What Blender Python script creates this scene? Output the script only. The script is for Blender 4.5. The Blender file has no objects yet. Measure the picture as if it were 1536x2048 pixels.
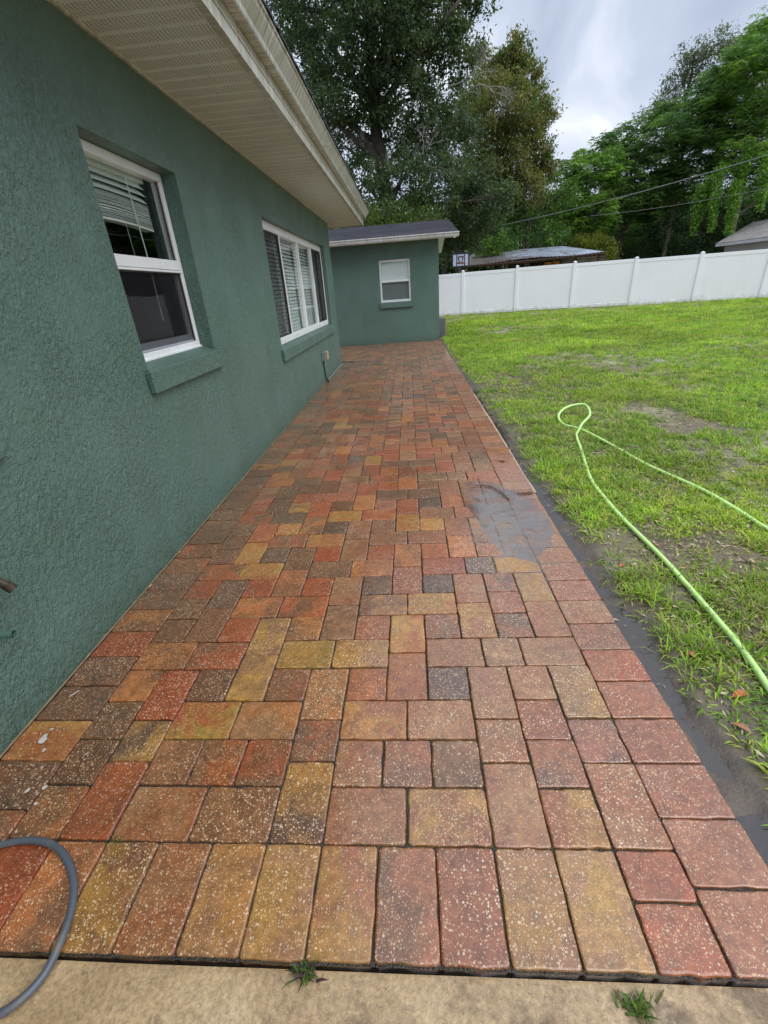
import bpy, math, random
import numpy as np
from mathutils import Vector, Matrix
random.seed(7); rng = np.random.default_rng(7)
R = math.radians
sc = bpy.context.scene
COL = sc.collection
# ------------------------------------------------------------------ camera
CAMH = 1.33
FPX, PITCH, YAW, ROLL = 884.99, 0.464192, -0.0819639, -0.0739593
fw = np.array([math.sin(YAW)*math.cos(PITCH), math.cos(YAW)*math.cos(PITCH), -math.sin(PITCH)])
r0 = np.array([math.cos(YAW), -math.sin(YAW), 0.0]); u0 = np.cross(r0, fw)
cr = math.cos(ROLL)*r0 + math.sin(ROLL)*u0
cu = -math.sin(ROLL)*r0 + math.cos(ROLL)*u0
cam_d = bpy.data.cameras.new("camera"); cam = bpy.data.objects.new("camera", cam_d); COL.objects.link(cam)
M4 = Matrix(((cr[0], cu[0], -fw[0], 0), (cr[1], cu[1], -fw[1], 0), (cr[2], cu[2], -fw[2], CAMH), (0, 0, 0, 1)))
cam.matrix_world = M4
cam_d.sensor_fit = 'HORIZONTAL'; cam_d.sensor_width = 36.0; cam_d.lens = FPX/1536*36.0
cam_d.clip_start = 0.02; cam_d.clip_end = 2000
sc.camera = cam
def at(x, y, Y):            # world point at depth Y seen at photo pixel (x, y)
    d = (x-768)/FPX*cr - (y-1024)/FPX*cu + fw
    return np.array([0, 0, CAMH]) + Y/d[1]*d
# ------------------------------------------------------------------ world + sun
SUN_EL, SUN_AZ = R(52), R(118)      # azimuth measured clockwise from +Y
world = bpy.data.worlds.new("World"); sc.world = world; world.use_nodes = True
nt = world.node_tree; nt.nodes.clear()
def N(nt, t, **k):
    n = nt.nodes.new(t)
    for a, v in k.items():
        if a == 'inp':
            for i, x in v.items(): n.inputs[i].default_value = x
        else: setattr(n, a, v)
    return n
L = lambda nt, a, b: nt.links.new(a, b)
out = N(nt, 'ShaderNodeOutputWorld')
sky = N(nt, 'ShaderNodeTexSky'); sky.sky_type = 'NISHITA'; sky.sun_disc = False
sky.sun_elevation = SUN_EL; sky.sun_rotation = SUN_AZ; sky.air_density = 1.0; sky.dust_density = 2.0
bgs = N(nt, 'ShaderNodeBackground', inp={'Strength': 0.10}); L(nt, sky.outputs[0], bgs.inputs[0])
tc = N(nt, 'ShaderNodeTexCoord'); sx = N(nt, 'ShaderNodeSeparateXYZ'); L(nt, tc.outputs['Generated'], sx.inputs[0])
def mth(nt, op, a, b=None, c=None, clamp=False):
    n = nt.nodes.new('ShaderNodeMath'); n.operation = op; n.use_clamp = clamp
    for i, v in enumerate((a, b, c)):
        if v is None: continue
        if isinstance(v, (int, float)): n.inputs[i].default_value = v
        else: nt.links.new(v, n.inputs[i])
    return n.outputs[0]
zz = mth(nt, 'ADD', mth(nt, 'MAXIMUM', sx.outputs[2], 0.0), 0.22)
cx = N(nt, 'ShaderNodeCombineXYZ'); L(nt, mth(nt, 'DIVIDE', sx.outputs[0], zz), cx.inputs[0]); L(nt, mth(nt, 'DIVIDE', sx.outputs[1], zz), cx.inputs[1])
mp = N(nt, 'ShaderNodeMapping'); mp.inputs['Rotation'].default_value = (0, 0, R(-38)); mp.inputs['Scale'].default_value = (1.5, 0.55, 1); mp.inputs['Location'].default_value = (0.35, 1.15, 0)
L(nt, cx.outputs[0], mp.inputs[0])
nz = N(nt, 'ShaderNodeTexNoise', inp={'Scale': 1.6, 'Detail': 6.0, 'Roughness': 0.52, 'Distortion': 0.5}); L(nt, mp.outputs[0], nz.inputs['Vector'])
rp = N(nt, 'ShaderNodeValToRGB'); L(nt, nz.outputs[0], rp.inputs[0])
e = rp.color_ramp.elements; e[0].position = 0.30; e[0].color = (0.35, 0.40, 0.51, 1); e[1].position = 0.74; e[1].color = (1.12, 1.12, 1.13, 1)
m_ = e.new(0.50); m_.color = (0.46, 0.52, 0.63, 1); m_ = e.new(0.62); m_.color = (0.66, 0.70, 0.79, 1)
zg = N(nt, 'ShaderNodeMapRange', inp={'From Min': 0.36, 'From Max': 1.0, 'To Min': 1.0, 'To Max': 2.5}); zg.interpolation_type = 'SMOOTHSTEP'; L(nt, sx.outputs[2], zg.inputs[0])
bgc = N(nt, 'ShaderNodeBackground'); L(nt, rp.outputs[0], bgc.inputs[0]); L(nt, zg.outputs[0], bgc.inputs[1])
mx = N(nt, 'ShaderNodeMixShader', inp={0: 0.88}); L(nt, bgs.outputs[0], mx.inputs[1]); L(nt, bgc.outputs[0], mx.inputs[2]); L(nt, mx.outputs[0], out.inputs[0])
sd = bpy.data.lights.new("sun", 'SUN'); sd.energy = 1.5; sd.angle = R(55); sd.color = (1.0, 0.96, 0.90)
sun = bpy.data.objects.new("sun", sd); COL.objects.link(sun)
sdir = Vector((math.sin(SUN_AZ)*math.cos(SUN_EL), math.cos(SUN_AZ)*math.cos(SUN_EL), math.sin(SUN_EL)))
sun.rotation_euler = sdir.to_track_quat('Z', 'Y').to_euler(); sun.location = (5, -5, 12)
sc.view_settings.view_transform = 'Standard'; sc.view_settings.look = 'None'
sc.view_settings.exposure = 0.50; sc.view_settings.gamma = 1.0
sc.cycles.max_bounces = 8; sc.cycles.transparent_max_bounces = 16
try: sc.cycles.use_denoising = True
except Exception: pass
# ------------------------------------------------------------------ helpers
def S(r, g, b, k=1.0):      # sRGB 0-255 -> linear
    f = lambda c: ((c/255+0.055)/1.055)**2.4 if c > 10 else c/255/12.92
    return (f(r)*k, f(g)*k, f(b)*k, 1.0)
class MB:
    def __init__(s): s.v = []; s.f = []; s.m = []; s.n = 0
    def add(s, vs, fs, mat=0):
        s.v.extend([tuple(map(float, p)) for p in vs]); s.f.extend([tuple(i+s.n for i in f) for f in fs]); s.m.extend([mat]*len(fs)); s.n += len(vs); return s
    def box(s, x0, x1, y0, y1, z0, z1, b=0.0, mat=0):
        if b <= 0:
            vs = [(x, y, z) for x in (x0, x1) for y in (y0, y1) for z in (z0, z1)]
            fs = [(0,1,3,2),(4,6,7,5),(0,4,5,1),(2,3,7,6),(0,2,6,4),(1,5,7,3)]
            return s.add(vs, fs, mat)
        bm_ = bmesh_box(x0, x1, y0, y1, z0, z1, b); return s.add(bm_[0], bm_[1], mat)
    def tube(s, pts, rad, n=8, mat=0, cap=True):
        pts = [np.array(p, float) for p in pts]
        if not hasattr(rad, '__len__'): rad = [rad]*len(pts)
        vs = []; fs = []; up = np.array([0.13, 0.2, 1.0]); prev = None
        for i, p in enumerate(pts):
            t = pts[min(i+1, len(pts)-1)] - pts[max(i-1, 0)]; t = t/(np.linalg.norm(t)+1e-9)
            a = np.cross(t, up) if prev is None else prev - t*np.dot(prev, t)
            if np.linalg.norm(a) < 1e-4: a = np.cross(t, np.array([1.0, 0.1, 0]))
            a /= np.linalg.norm(a); b = np.cross(t, a); prev = a
            for k in range(n):
                w = 2*math.pi*k/n; vs.append(p + rad[i]*(math.cos(w)*a + math.sin(w)*b))
        for i in range(len(pts)-1):
            for k in range(n): fs.append((i*n+k, i*n+(k+1) % n, (i+1)*n+(k+1) % n, (i+1)*n+k))
        if cap: fs.append(tuple(range(n-1, -1, -1))); fs.append(tuple(range((len(pts)-1)*n, len(pts)*n)))
        return s.add(vs, fs, mat)
    def build(s, name, mats, parent=None, smooth=False):
        me = bpy.data.meshes.new(name); me.from_pydata(s.v, [], s.f); me.update()
        mats = mats if isinstance(mats, (list, tuple)) else [mats]
        for m in mats: me.materials.append(m)
        if len(mats) > 1: me.polygons.foreach_set('material_index', s.m)
        if smooth: me.polygons.foreach_set('use_smooth', [True]*len(me.polygons))
        o = bpy.data.objects.new(name, me); COL.objects.link(o)
        if parent is not None: o.parent = parent; o.matrix_parent_inverse = parent.matrix_world.inverted() if False else Matrix.Translation(-Vector(parent.location))
        return o
def bmesh_box(x0, x1, y0, y1, z0, z1, b):
    import bmesh
    bm = bmesh.new(); bmesh.ops.create_cube(bm, size=1.0)
    for v in bm.verts: v.co = Vector(((x0+x1)/2+v.co.x*(x1-x0), (y0+y1)/2+v.co.y*(y1-y0), (z0+z1)/2+v.co.z*(z1-z0)))
    bmesh.ops.bevel(bm, geom=bm.edges[:], offset=b, segments=1, affect='EDGES')
    bm.verts.index_update(); r = ([tuple(v.co) for v in bm.verts], [tuple(v.index for v in f.verts) for f in bm.faces]); bm.free(); return r
def npmesh(name, V, F, mat, attrs=None, parent=None, smooth=False, idx=None):
    me = bpy.data.meshes.new(name); V = np.asarray(V, np.float32)
    if isinstance(F, list): loops = np.concatenate([np.asarray(f, np.int32).ravel() for f in F]); sizes = np.concatenate([np.full(len(f), f.shape[1], np.int32) for f in F])
    else: loops = F.astype(np.int32).ravel(); sizes = np.full(len(F), F.shape[1], np.int32)
    me.vertices.add(len(V)); me.vertices.foreach_set('co', V.ravel())
    me.loops.add(len(loops)); me.loops.foreach_set('vertex_index', loops)
    me.polygons.add(len(sizes)); st = np.concatenate([[0], np.cumsum(sizes)[:-1]]).astype(np.int32)
    me.polygons.foreach_set('loop_start', st)
    try: me.polygons.foreach_set('loop_total', sizes)
    except Exception: pass
    if smooth: me.polygons.foreach_set('use_smooth', np.ones(len(sizes), bool))
    me.update(calc_edges=True)
    for m in (mat if isinstance(mat, (list, tuple)) else [mat]): me.materials.append(m)
    if idx is not None: me.polygons.foreach_set('material_index', np.asarray(idx, np.int32))
    for k, a in (attrs or {}).items():
        at_ = me.color_attributes.new(k, 'FLOAT_COLOR', 'POINT'); a = np.asarray(a, np.float32)
        if a.shape[1] == 3: a = np.concatenate([a, np.ones((len(a), 1), np.float32)], 1)
        at_.data.foreach_set('color', a.ravel())
    o = bpy.data.objects.new(name, me); COL.objects.link(o)
    if parent is not None: o.parent = parent; o.matrix_parent_inverse = Matrix.Translation(-Vector(parent.location))
    return o
def tag(o, label=None, cat=None, group=None, kind=None):
    if label: o['label'] = label
    if cat: o['category'] = cat
    if group: o['group'] = group
    if kind: o['kind'] = kind
    return o
def thing(name, label, cat, loc=(0, 0, 0), group=None):
    o = bpy.data.objects.new(name, None); COL.objects.link(o); o.location = loc; o.empty_display_size = 0.2
    return tag(o, label, cat, group)
def snoise(x, y, seed=0, f=1.0):          # cheap smooth value noise
    x = np.asarray(x, float)*f + seed*17.31; y = np.asarray(y, float)*f + seed*9.77
    xi = np.floor(x); yi = np.floor(y); a = x-xi; b = y-yi; a = a*a*(3-2*a); b = b*b*(3-2*b)
    h = lambda i, j: (np.sin(i*127.1+j*311.7+seed*3.3)*43758.5453) % 1.0
    return (h(xi, yi)*(1-a)+h(xi+1, yi)*a)*(1-b)+(h(xi, yi+1)*(1-a)+h(xi+1, yi+1)*a)*b
def fnoise(x, y, seed=0, f=1.0, oct=3):
    s = 0; w = 0.5; t = 0
    for o in range(oct): s = s + w*snoise(x, y, seed+o*5, f*2**o); t += w; w *= 0.5
    return s/t
# ------------------------------------------------------------------ materials
def mat(name):
    m = bpy.data.materials.new(name); m.use_nodes = True; nt = m.node_tree; nt.nodes.clear()
    o = N(nt, 'ShaderNodeOutputMaterial'); p = N(nt, 'ShaderNodeBsdfPrincipled'); L(nt, p.outputs[0], o.inputs[0]); return m, nt, p, o
def coords(nt, sc_=(1, 1, 1), which='Object'):
    t = N(nt, 'ShaderNodeTexCoord'); mp = N(nt, 'ShaderNodeMapping'); mp.inputs['Scale'].default_value = sc_; L(nt, t.outputs[which], mp.inputs[0]); return mp.outputs[0]
def noise(nt, v, s, d=3, r=0.5, dist=0.0, out=0):
    n = N(nt, 'ShaderNodeTexNoise', inp={'Scale': s, 'Detail': d, 'Roughness': r, 'Distortion': dist}); L(nt, v, n.inputs['Vector']); return n.outputs[out]
def ramp(nt, f, st):
    n = N(nt, 'ShaderNodeValToRGB'); L(nt, f, n.inputs[0]); e = n.color_ramp.elements
    e[0].position, e[0].color = st[0]; e[1].position, e[1].color = st[-1]
    for p, c in st[1:-1]: k = e.new(p); k.color = c
    return n.outputs[0]
def g(v): return (v, v, v, 1)
def mix(nt, f, a, b, bt='MIX'):
    n = nt.nodes.new('ShaderNodeMix'); n.data_type = 'RGBA'; n.blend_type = bt; n.clamp_factor = True
    for i, v in ((0, f), (6, a), (7, b)):
        if isinstance(v, (int, float)): n.inputs[i].default_value = v
        elif isinstance(v, tuple): n.inputs[i].default_value = v
        else: nt.links.new(v, n.inputs[i])
    return n.outputs[2]
def bump(nt, h, s, d, nrm=None):
    n = N(nt, 'ShaderNodeBump', inp={'Strength': s, 'Distance': d}); L(nt, h, n.inputs['Height'])
    if nrm is not None: L(nt, nrm, n.inputs['Normal'])
    return n.outputs[0]
def attr(nt, k):
    a = N(nt, 'ShaderNodeAttribute'); a.attribute_name = k; return a

def m_simple(name, col, rough=0.5, var=0.12, vs=6.0, bs=0.0, bscale=60.0, metal=0.0, dirt=None, dscale=3.0, spec=0.5, damt=0.5):
    m, nt, p, o = mat(name); v = coords(nt)
    c = mix(nt, 1.0, col, ramp(nt, noise(nt, v, vs, 4), [(0.3, g(1-var)), (0.7, g(1+var*0.6))]), 'MULTIPLY')
    if dirt: c = mix(nt, ramp(nt, noise(nt, v, dscale, 5, 0.6), [(0.48, g(0)), (0.72, g(damt))]), c, dirt)
    L(nt, c, p.inputs['Base Color']); p.inputs['Roughness'].default_value = rough; p.inputs['Metallic'].default_value = metal
    p.inputs['Specular IOR Level'].default_value = spec
    if bs: L(nt, bump(nt, noise(nt, v, bscale, 4), bs, 0.01), p.inputs['Normal'])
    return m
def m_stucco(name, fine=1.0):
    m, nt, p, o = mat(name); v = coords(nt, (1, 1, 0.72))
    n1 = noise(nt, v, 52*fine, 3, 0.55, 0.8); n2 = noise(nt, v, 90*fine, 2, 0.5); n3 = noise(nt, v, 5, 2)
    # knock-down plaster: flattened ridges, denser in some places than in others
    a = ramp(nt, mth(nt, 'ADD', n1, mth(nt, 'MULTIPLY', mth(nt, 'SUBTRACT', n3, 0.5), 0.16)), [(0.43, g(0)), (0.50, g(0.6)), (0.58, g(1))])
    b2 = noise(nt, v, 30*fine, 3, 0.6, 1.0)
    bb = ramp(nt, b2, [(0.47, g(0)), (0.55, g(1))])
    msk = ramp(nt, noise(nt, v, 3.3, 4, 0.6), [(0.36, g(0.45)), (0.60, g(1.0))])
    h = mth(nt, 'ADD', mth(nt, 'MULTIPLY', msk, mth(nt, 'ADD', mth(nt, 'MULTIPLY', a, 0.6), mth(nt, 'MULTIPLY', bb, 0.5))), mth(nt, 'MULTIPLY', n2, 0.28))
    L(nt, bump(nt, h, 1.0, 0.0062), p.inputs['Normal'])
    v2 = coords(nt)
    base = mix(nt, ramp(nt, noise(nt, v2, 1.3, 4, 0.55), [(0.35, g(0)), (0.7, g(1))]), S(83, 111, 100), S(93, 120, 110))
    st = ramp(nt, noise(nt, coords(nt, (3.0, 3.0, 0.5)), 2.2, 5, 0.65), [(0.45, g(0)), (0.8, g(0.3))])
    base = mix(nt, st, base, S(74, 92, 82))
    sz = N(nt, 'ShaderNodeSeparateXYZ'); L(nt, v2, sz.inputs[0])
    low = mth(nt, 'MULTIPLY', ramp(nt, mth(nt, 'ADD', sz.outputs[2], mth(nt, 'MULTIPLY', noise(nt, v2, 7, 4), 0.12)), [(0.05, g(1)), (0.24, g(0))]), 0.45)
    base = mix(nt, low, base, S(66, 84, 66))
    L(nt, base, p.inputs['Base Color']); L(nt, ramp(nt, noise(nt, v2, 3), [(0.3, g(0.34)), (0.7, g(0.52))]), p.inputs['Roughness'])
    p.inputs['Specular IOR Level'].default_value = 0.5
    return m
def m_paver():
    m, nt, p, o = mat('wet_paver'); v = coords(nt); ca, cb, rv = attr(nt, 'ca'), attr(nt, 'cb'), attr(nt, 'rv')
    off = N(nt, 'ShaderNodeVectorMath'); off.operation = 'MULTIPLY_ADD'; L(nt, rv.outputs['Vector'], off.inputs[0]); off.inputs[1].default_value = (9, 9, 9); L(nt, v, off.inputs[2])
    vo = off.outputs[0]
    f = ramp(nt, noise(nt, vo, 6.5, 5, 0.62, 0.6), [(0.40, g(0)), (0.60, g(1))])
    c = mix(nt, f, ca.outputs['Color'], cb.outputs['Color'])
    c = mix(nt, 1.0, c, ramp(nt, noise(nt, vo, 38, 5, 0.7), [(0.3, g(0.60)), (0.7, g(1.30))]), 'MULTIPLY')
    c = mix(nt, ramp(nt, noise(nt, vo, 420, 2, 0.6), [(0.35, g(0.4)), (0.5, g(0))]), c, (0.03, 0.022, 0.018, 1))
    # stone chips of several sizes
    hs = []
    for s_, th, pr in ((150, 0.46, 0.62), (270, 0.42, 0.60), (85, 0.26, 0.30)):
        vo_ = N(nt, 'ShaderNodeTexVoronoi', inp={'Scale': s_, 'Randomness': 1.0})
        wv = N(nt, 'ShaderNodeVectorMath'); wv.operation = 'MULTIPLY_ADD'; L(nt, noise(nt, v, s_*1.3, 1, 0.5, 0, 1), wv.inputs[0]); wv.inputs[1].default_value = (0.6/s_,)*3; L(nt, vo, wv.inputs[2])
        L(nt, wv.outputs[0], vo_.inputs['Vector'])
        sp = N(nt, 'ShaderNodeSeparateColor'); L(nt, vo_.outputs['Color'], sp.inputs[0])
        gate = mth(nt, 'LESS_THAN', sp.outputs[0], pr)
        siz = mth(nt, 'MULTIPLY_ADD', sp.outputs[1], th*0.7, th*0.3)
        hs.append((mth(nt, 'MULTIPLY', gate, mth(nt, 'LESS_THAN', vo_.outputs['Distance'], siz)), sp.outputs[2]))
    srv = N(nt, 'ShaderNodeSeparateXYZ'); L(nt, rv.outputs['Vector'], srv.inputs[0]); chipden = mth(nt, 'MULTIPLY', ramp(nt, noise(nt, vo, 5, 3), [(0.3, g(0.35)), (0.6, g(1))]), mth(nt, 'MULTIPLY_ADD', srv.outputs[0], 0.4, 0.75))
    for h, rc in hs:
        cc = ramp(nt, rc, [(0.0, S(170, 128, 84)), (0.4, S(206, 168, 120)), (0.8, S(226, 200, 160)), (1.0, S(236, 222, 200))])
        c = mix(nt, mth(nt, 'MULTIPLY', mth(nt, 'MULTIPLY', h, 0.72), chipden), c, cc)
    grime = ramp(nt, noise(nt, v, 2.3, 5, 0.6), [(0.5, g(0)), (0.8, g(0.35))])
    c = mix(nt, grime, c, (0.05, 0.04, 0.025, 1))
    L(nt, c, p.inputs['Base Color'])
    wet = noise(nt, v, 1.7, 4, 0.6)
    L(nt, ramp(nt, wet, [(0.35, g(0.22)), (0.65, g(0.46))]), p.inputs['Roughness'])
    p.inputs['Specular IOR Level'].default_value = 0.5; p.inputs['Coat Weight'].default_value = 0.9; p.inputs['Coat IOR'].default_value = 1.42; L(nt, ramp(nt, wet, [(0.35, g(0.06)), (0.65, g(0.22))]), p.inputs['Coat Roughness']); L(nt, bump(nt, noise(nt, vo, 60, 3, 0.6), 0.25, 0.002), p.inputs['Coat Normal'])
    hh = mth(nt, 'ADD', noise(nt, vo, 170, 4, 0.65), mth(nt, 'MULTIPLY', noise(nt, vo, 22, 3, 0.6), 1.2))
    L(nt, bump(nt, hh, 0.45, 0.0022), p.inputs['Normal'])
    return m
def m_leaf(name, rough=0.45, trans=0.35):
    m, nt, p, o = mat(name); a = attr(nt, 'lc')
    L(nt, a.outputs['Color'], p.inputs['Base Color']); p.inputs['Roughness'].default_value = rough; p.inputs['Specular IOR Level'].default_value = 0.4
    t = N(nt, 'ShaderNodeBsdfTranslucent'); tcol = mix(nt, 1.0, a.outputs['Color'], (1.25, 1.35, 0.7, 1), 'MULTIPLY'); L(nt, tcol, t.inputs[0])
    mx = N(nt, 'ShaderNodeMixShader', inp={0: trans}); L(nt, p.outputs[0], mx.inputs[1]); L(nt, t.outputs[0], mx.inputs[2]); L(nt, mx.outputs[0], o.inputs[0]); return m
def m_glass(name, tint=(0.95, 0.97, 0.96, 1), ior=1.6):
    m, nt, p, o = mat(name); nt.nodes.remove(p)
    t = N(nt, 'ShaderNodeBsdfTransparent'); t.inputs[0].default_value = tint; gl = N(nt, 'ShaderNodeBsdfGlossy', inp={'Roughness': 0.01})
    L(nt, bump(nt, noise(nt, coords(nt), 2.2, 1), 0.25, 0.01), gl.inputs['Normal'])
    fr = N(nt, 'ShaderNodeFresnel', inp={'IOR': ior}); ge = N(nt, 'ShaderNodeNewGeometry'); L(nt, mth(nt, 'ADD', ior, mth(nt, 'MULTIPLY', ge.outputs['Backfacing'], 1/ior-ior)), fr.inputs['IOR']); mx = N(nt, 'ShaderNodeMixShader'); L(nt, fr.outputs[0], mx.inputs[0]); L(nt, t.outputs[0], mx.inputs[1]); L(nt, gl.outputs[0], mx.inputs[2]); L(nt, mx.outputs[0], o.inputs[0]); return m
def m_screen(name):
    m, nt, p, o = mat(name); p.inputs['Base Color'].default_value = (0.022, 0.021, 0.027, 1); p.inputs['Roughness'].default_value = 0.6; p.inputs['Specular IOR Level'].default_value = 0.06
    t = N(nt, 'ShaderNodeBsdfTransparent'); v = coords(nt)
    ck = mth(nt, 'MULTIPLY_ADD', noise(nt, v, 900, 1), 0.14, 0.24)
    mx = N(nt, 'ShaderNodeMixShader'); L(nt, ck, mx.inputs[0]); L(nt, t.outputs[0], mx.inputs[1]); L(nt, p.outputs[0], mx.inputs[2]); L(nt, mx.outputs[0], o.inputs[0]); return m
def m_water(name, tint=(0.02, 0.02, 0.022, 1), alpha=0.75, rings=(), rip=0.3, ior=1.7, fade=None):
    m, nt, p, o = mat(name); nt.nodes.remove(p)
    d = N(nt, 'ShaderNodeBsdfDiffuse'); d.inputs[0].default_value = tint
    t = N(nt, 'ShaderNodeBsdfTransparent'); t.inputs[0].default_value = (0.99, 0.98, 0.97, 1)
    a = N(nt, 'ShaderNodeMixShader', inp={0: alpha}); L(nt, t.outputs[0], a.inputs[1]); L(nt, d.outputs[0], a.inputs[2])
    gl = N(nt, 'ShaderNodeBsdfGlossy', inp={'Roughness': 0.03}); fr = N(nt, 'ShaderNodeFresnel', inp={'IOR': ior})
    v = coords(nt); h = mth(nt, 'MULTIPLY', noise(nt, v, 26, 3, 0.5, 0.6), rip)
    for (rx, ry, wl, rad) in rings:
        dn = N(nt, 'ShaderNodeVectorMath'); dn.operation = 'DISTANCE'; L(nt, v, dn.inputs[0]); dn.inputs[1].default_value = (rx, ry, 0)
        dd = dn.outputs['Value']; w = mth(nt, 'MULTIPLY', mth(nt, 'SINE', mth(nt, 'MULTIPLY', dd, 6.283/wl)), mth(nt, 'MAXIMUM', mth(nt, 'SUBTRACT', 1.0, mth(nt, 'DIVIDE', dd, rad)), 0.0))
        h = mth(nt, 'ADD', h, mth(nt, 'MULTIPLY', w, 0.35))
    b = bump(nt, h, 0.5, 0.004); L(nt, b, gl.inputs['Normal']); L(nt, b, fr.inputs['Normal'])
    mx = N(nt, 'ShaderNodeMixShader'); L(nt, fr.outputs[0], mx.inputs[0]); L(nt, a.outputs[0], mx.inputs[1]); L(nt, gl.outputs[0], mx.inputs[2])
    if fade is None: L(nt, mx.outputs[0], o.inputs[0]); return m
    (fx, fy, sx_, sy_) = fade      # silt tint with painted sky sheen is thickest mid-puddle and the film thins to nothing at its rim
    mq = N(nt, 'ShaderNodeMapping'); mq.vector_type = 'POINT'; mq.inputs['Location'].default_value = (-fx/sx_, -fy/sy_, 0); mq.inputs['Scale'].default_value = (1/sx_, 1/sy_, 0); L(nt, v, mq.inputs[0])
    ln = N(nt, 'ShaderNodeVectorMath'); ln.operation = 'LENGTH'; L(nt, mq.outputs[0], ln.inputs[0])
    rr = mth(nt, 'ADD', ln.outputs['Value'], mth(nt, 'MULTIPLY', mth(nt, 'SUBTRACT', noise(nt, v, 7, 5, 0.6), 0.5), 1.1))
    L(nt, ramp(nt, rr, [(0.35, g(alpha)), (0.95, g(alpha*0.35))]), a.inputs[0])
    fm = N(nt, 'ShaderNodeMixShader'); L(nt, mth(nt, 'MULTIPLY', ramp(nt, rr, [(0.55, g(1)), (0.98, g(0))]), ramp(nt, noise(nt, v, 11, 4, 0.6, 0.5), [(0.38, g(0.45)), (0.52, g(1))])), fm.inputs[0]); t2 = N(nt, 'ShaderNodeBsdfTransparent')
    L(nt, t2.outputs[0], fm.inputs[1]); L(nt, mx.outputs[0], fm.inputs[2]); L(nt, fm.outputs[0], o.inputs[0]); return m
def m_ground():
    m, nt, p, o = mat('soil'); v = coords(nt)
    c = ramp(nt, noise(nt, v, 1.6, 6, 0.62), [(0.30, S(92, 78, 58)), (0.48, S(124, 108, 82)), (0.60, S(158, 146, 122)), (0.72, S(196, 190, 174))])
    c = mix(nt, 1.0, c, ramp(nt, noise(nt, v, 55, 5, 0.7), [(0.3, g(0.5)), (0.7, g(1.35))]), 'MULTIPLY')
    # green film of moss and trodden grass between the blades
    c = mix(nt, ramp(nt, noise(nt, v, 9, 6, 0.75), [(0.42, g(0)), (0.62, g(0.6))]), c, S(88, 98, 52))
    vo = N(nt, 'ShaderNodeTexVoronoi', inp={'Scale': 75.0}); L(nt, v, vo.inputs['Vector']); sp = N(nt, 'ShaderNodeSeparateColor'); L(nt, vo.outputs['Color'], sp.inputs[0])
    bit = mth(nt, 'MULTIPLY', mth(nt, 'LESS_THAN', sp.outputs[0], 0.22), mth(nt, 'LESS_THAN', vo.outputs['Distance'], 0.34))
    c = mix(nt, mth(nt, 'MULTIPLY', bit, 0.7), c, ramp(nt, sp.outputs[1], [(0, S(96, 60, 40)), (0.5, S(160, 130, 96)), (1, S(214, 208, 196))]))
    sx = N(nt, 'ShaderNodeSeparateXYZ'); L(nt, v, sx.inputs[0])
    mud = ramp(nt, mth(nt, 'ADD', sx.outputs[2], mth(nt, 'MULTIPLY', noise(nt, v, 9, 4), 0.02)), [(-0.0, g(1)), (0.016, g(0))])
    c = mix(nt, mud, c, mix(nt, noise(nt, v, 22, 6, 0.7), S(62, 55, 50), S(112, 98, 84)))
    L(nt, c, p.inputs['Base Color'])
    L(nt, mix(nt, mud, ramp(nt, noise(nt, v, 8), [(0.3, g(0.55)), (0.7, g(0.85))]), g(0.28)), p.inputs['Roughness'])
    L(nt, bump(nt, noise(nt, v, 90, 5, 0.7), 0.6, 0.01), p.inputs['Normal'])
    return m
def m_concrete():
    m, nt, p, o = mat('stained_concrete'); v = coords(nt)
    c = ramp(nt, noise(nt, v, 5, 5, 0.6), [(0.3, S(156, 130, 96)), (0.55, S(180, 154, 116)), (0.75, S(200, 178, 142))])
    c = mix(nt, 1.0, c, ramp(nt, noise(nt, v, 90, 8, 0.8), [(0.35, g(0.55)), (0.65, g(1.25))]), 'MULTIPLY')
    sx = N(nt, 'ShaderNodeSeparateXYZ'); L(nt, v, sx.inputs[0])
    st = mth(nt, 'ADD', noise(nt, v, 7, 6, 0.7), mth(nt, 'MULTIPLY', sx.outputs[0], 0.15))
    st2 = mth(nt, 'SUBTRACT', st, mth(nt, 'MULTIPLY', mth(nt, 'SUBTRACT', sx.outputs[1], 0.33), 1.4))
    c = mix(nt, ramp(nt, st2, [(0.49, g(0)), (0.60, g(0.75))]), c, S(92, 74, 54))
    cr_ = N(nt, 'ShaderNodeTexVoronoi', inp={'Scale': 3.1}); cr_.feature = 'DISTANCE_TO_EDGE'; wv = N(nt, 'ShaderNodeVectorMath'); wv.operation = 'MULTIPLY_ADD'
    L(nt, noise(nt, v, 9, 4, 0.6, 0, 1), wv.inputs[0]); wv.inputs[1].default_value = (0.22,)*3; L(nt, v, wv.inputs[2]); L(nt, wv.outputs[0], cr_.inputs['Vector'])
    c = mix(nt, ramp(nt, cr_.outputs['Distance'], [(0.0, g(0.35)), (0.008, g(0))]), c, S(78, 66, 52))
    vo = N(nt, 'ShaderNodeTexVoronoi', inp={'Scale': 190.0}); L(nt, v, vo.inputs['Vector'])
    c = mix(nt, mth(nt, 'MULTIPLY', mth(nt, 'LESS_THAN', vo.outputs['Distance'], 0.16), 0.55), c, S(70, 56, 44))
    L(nt, c, p.inputs['Base Color']); p.inputs['Roughness'].default_value = 0.42
    L(nt, bump(nt, mth(nt, 'ADD', noise(nt, v, 45, 5, 0.7), mth(nt, 'MULTIPLY', noise(nt, v, 8, 3), 1.5)), 0.5, 0.006), p.inputs['Normal'])
    return m
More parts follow.
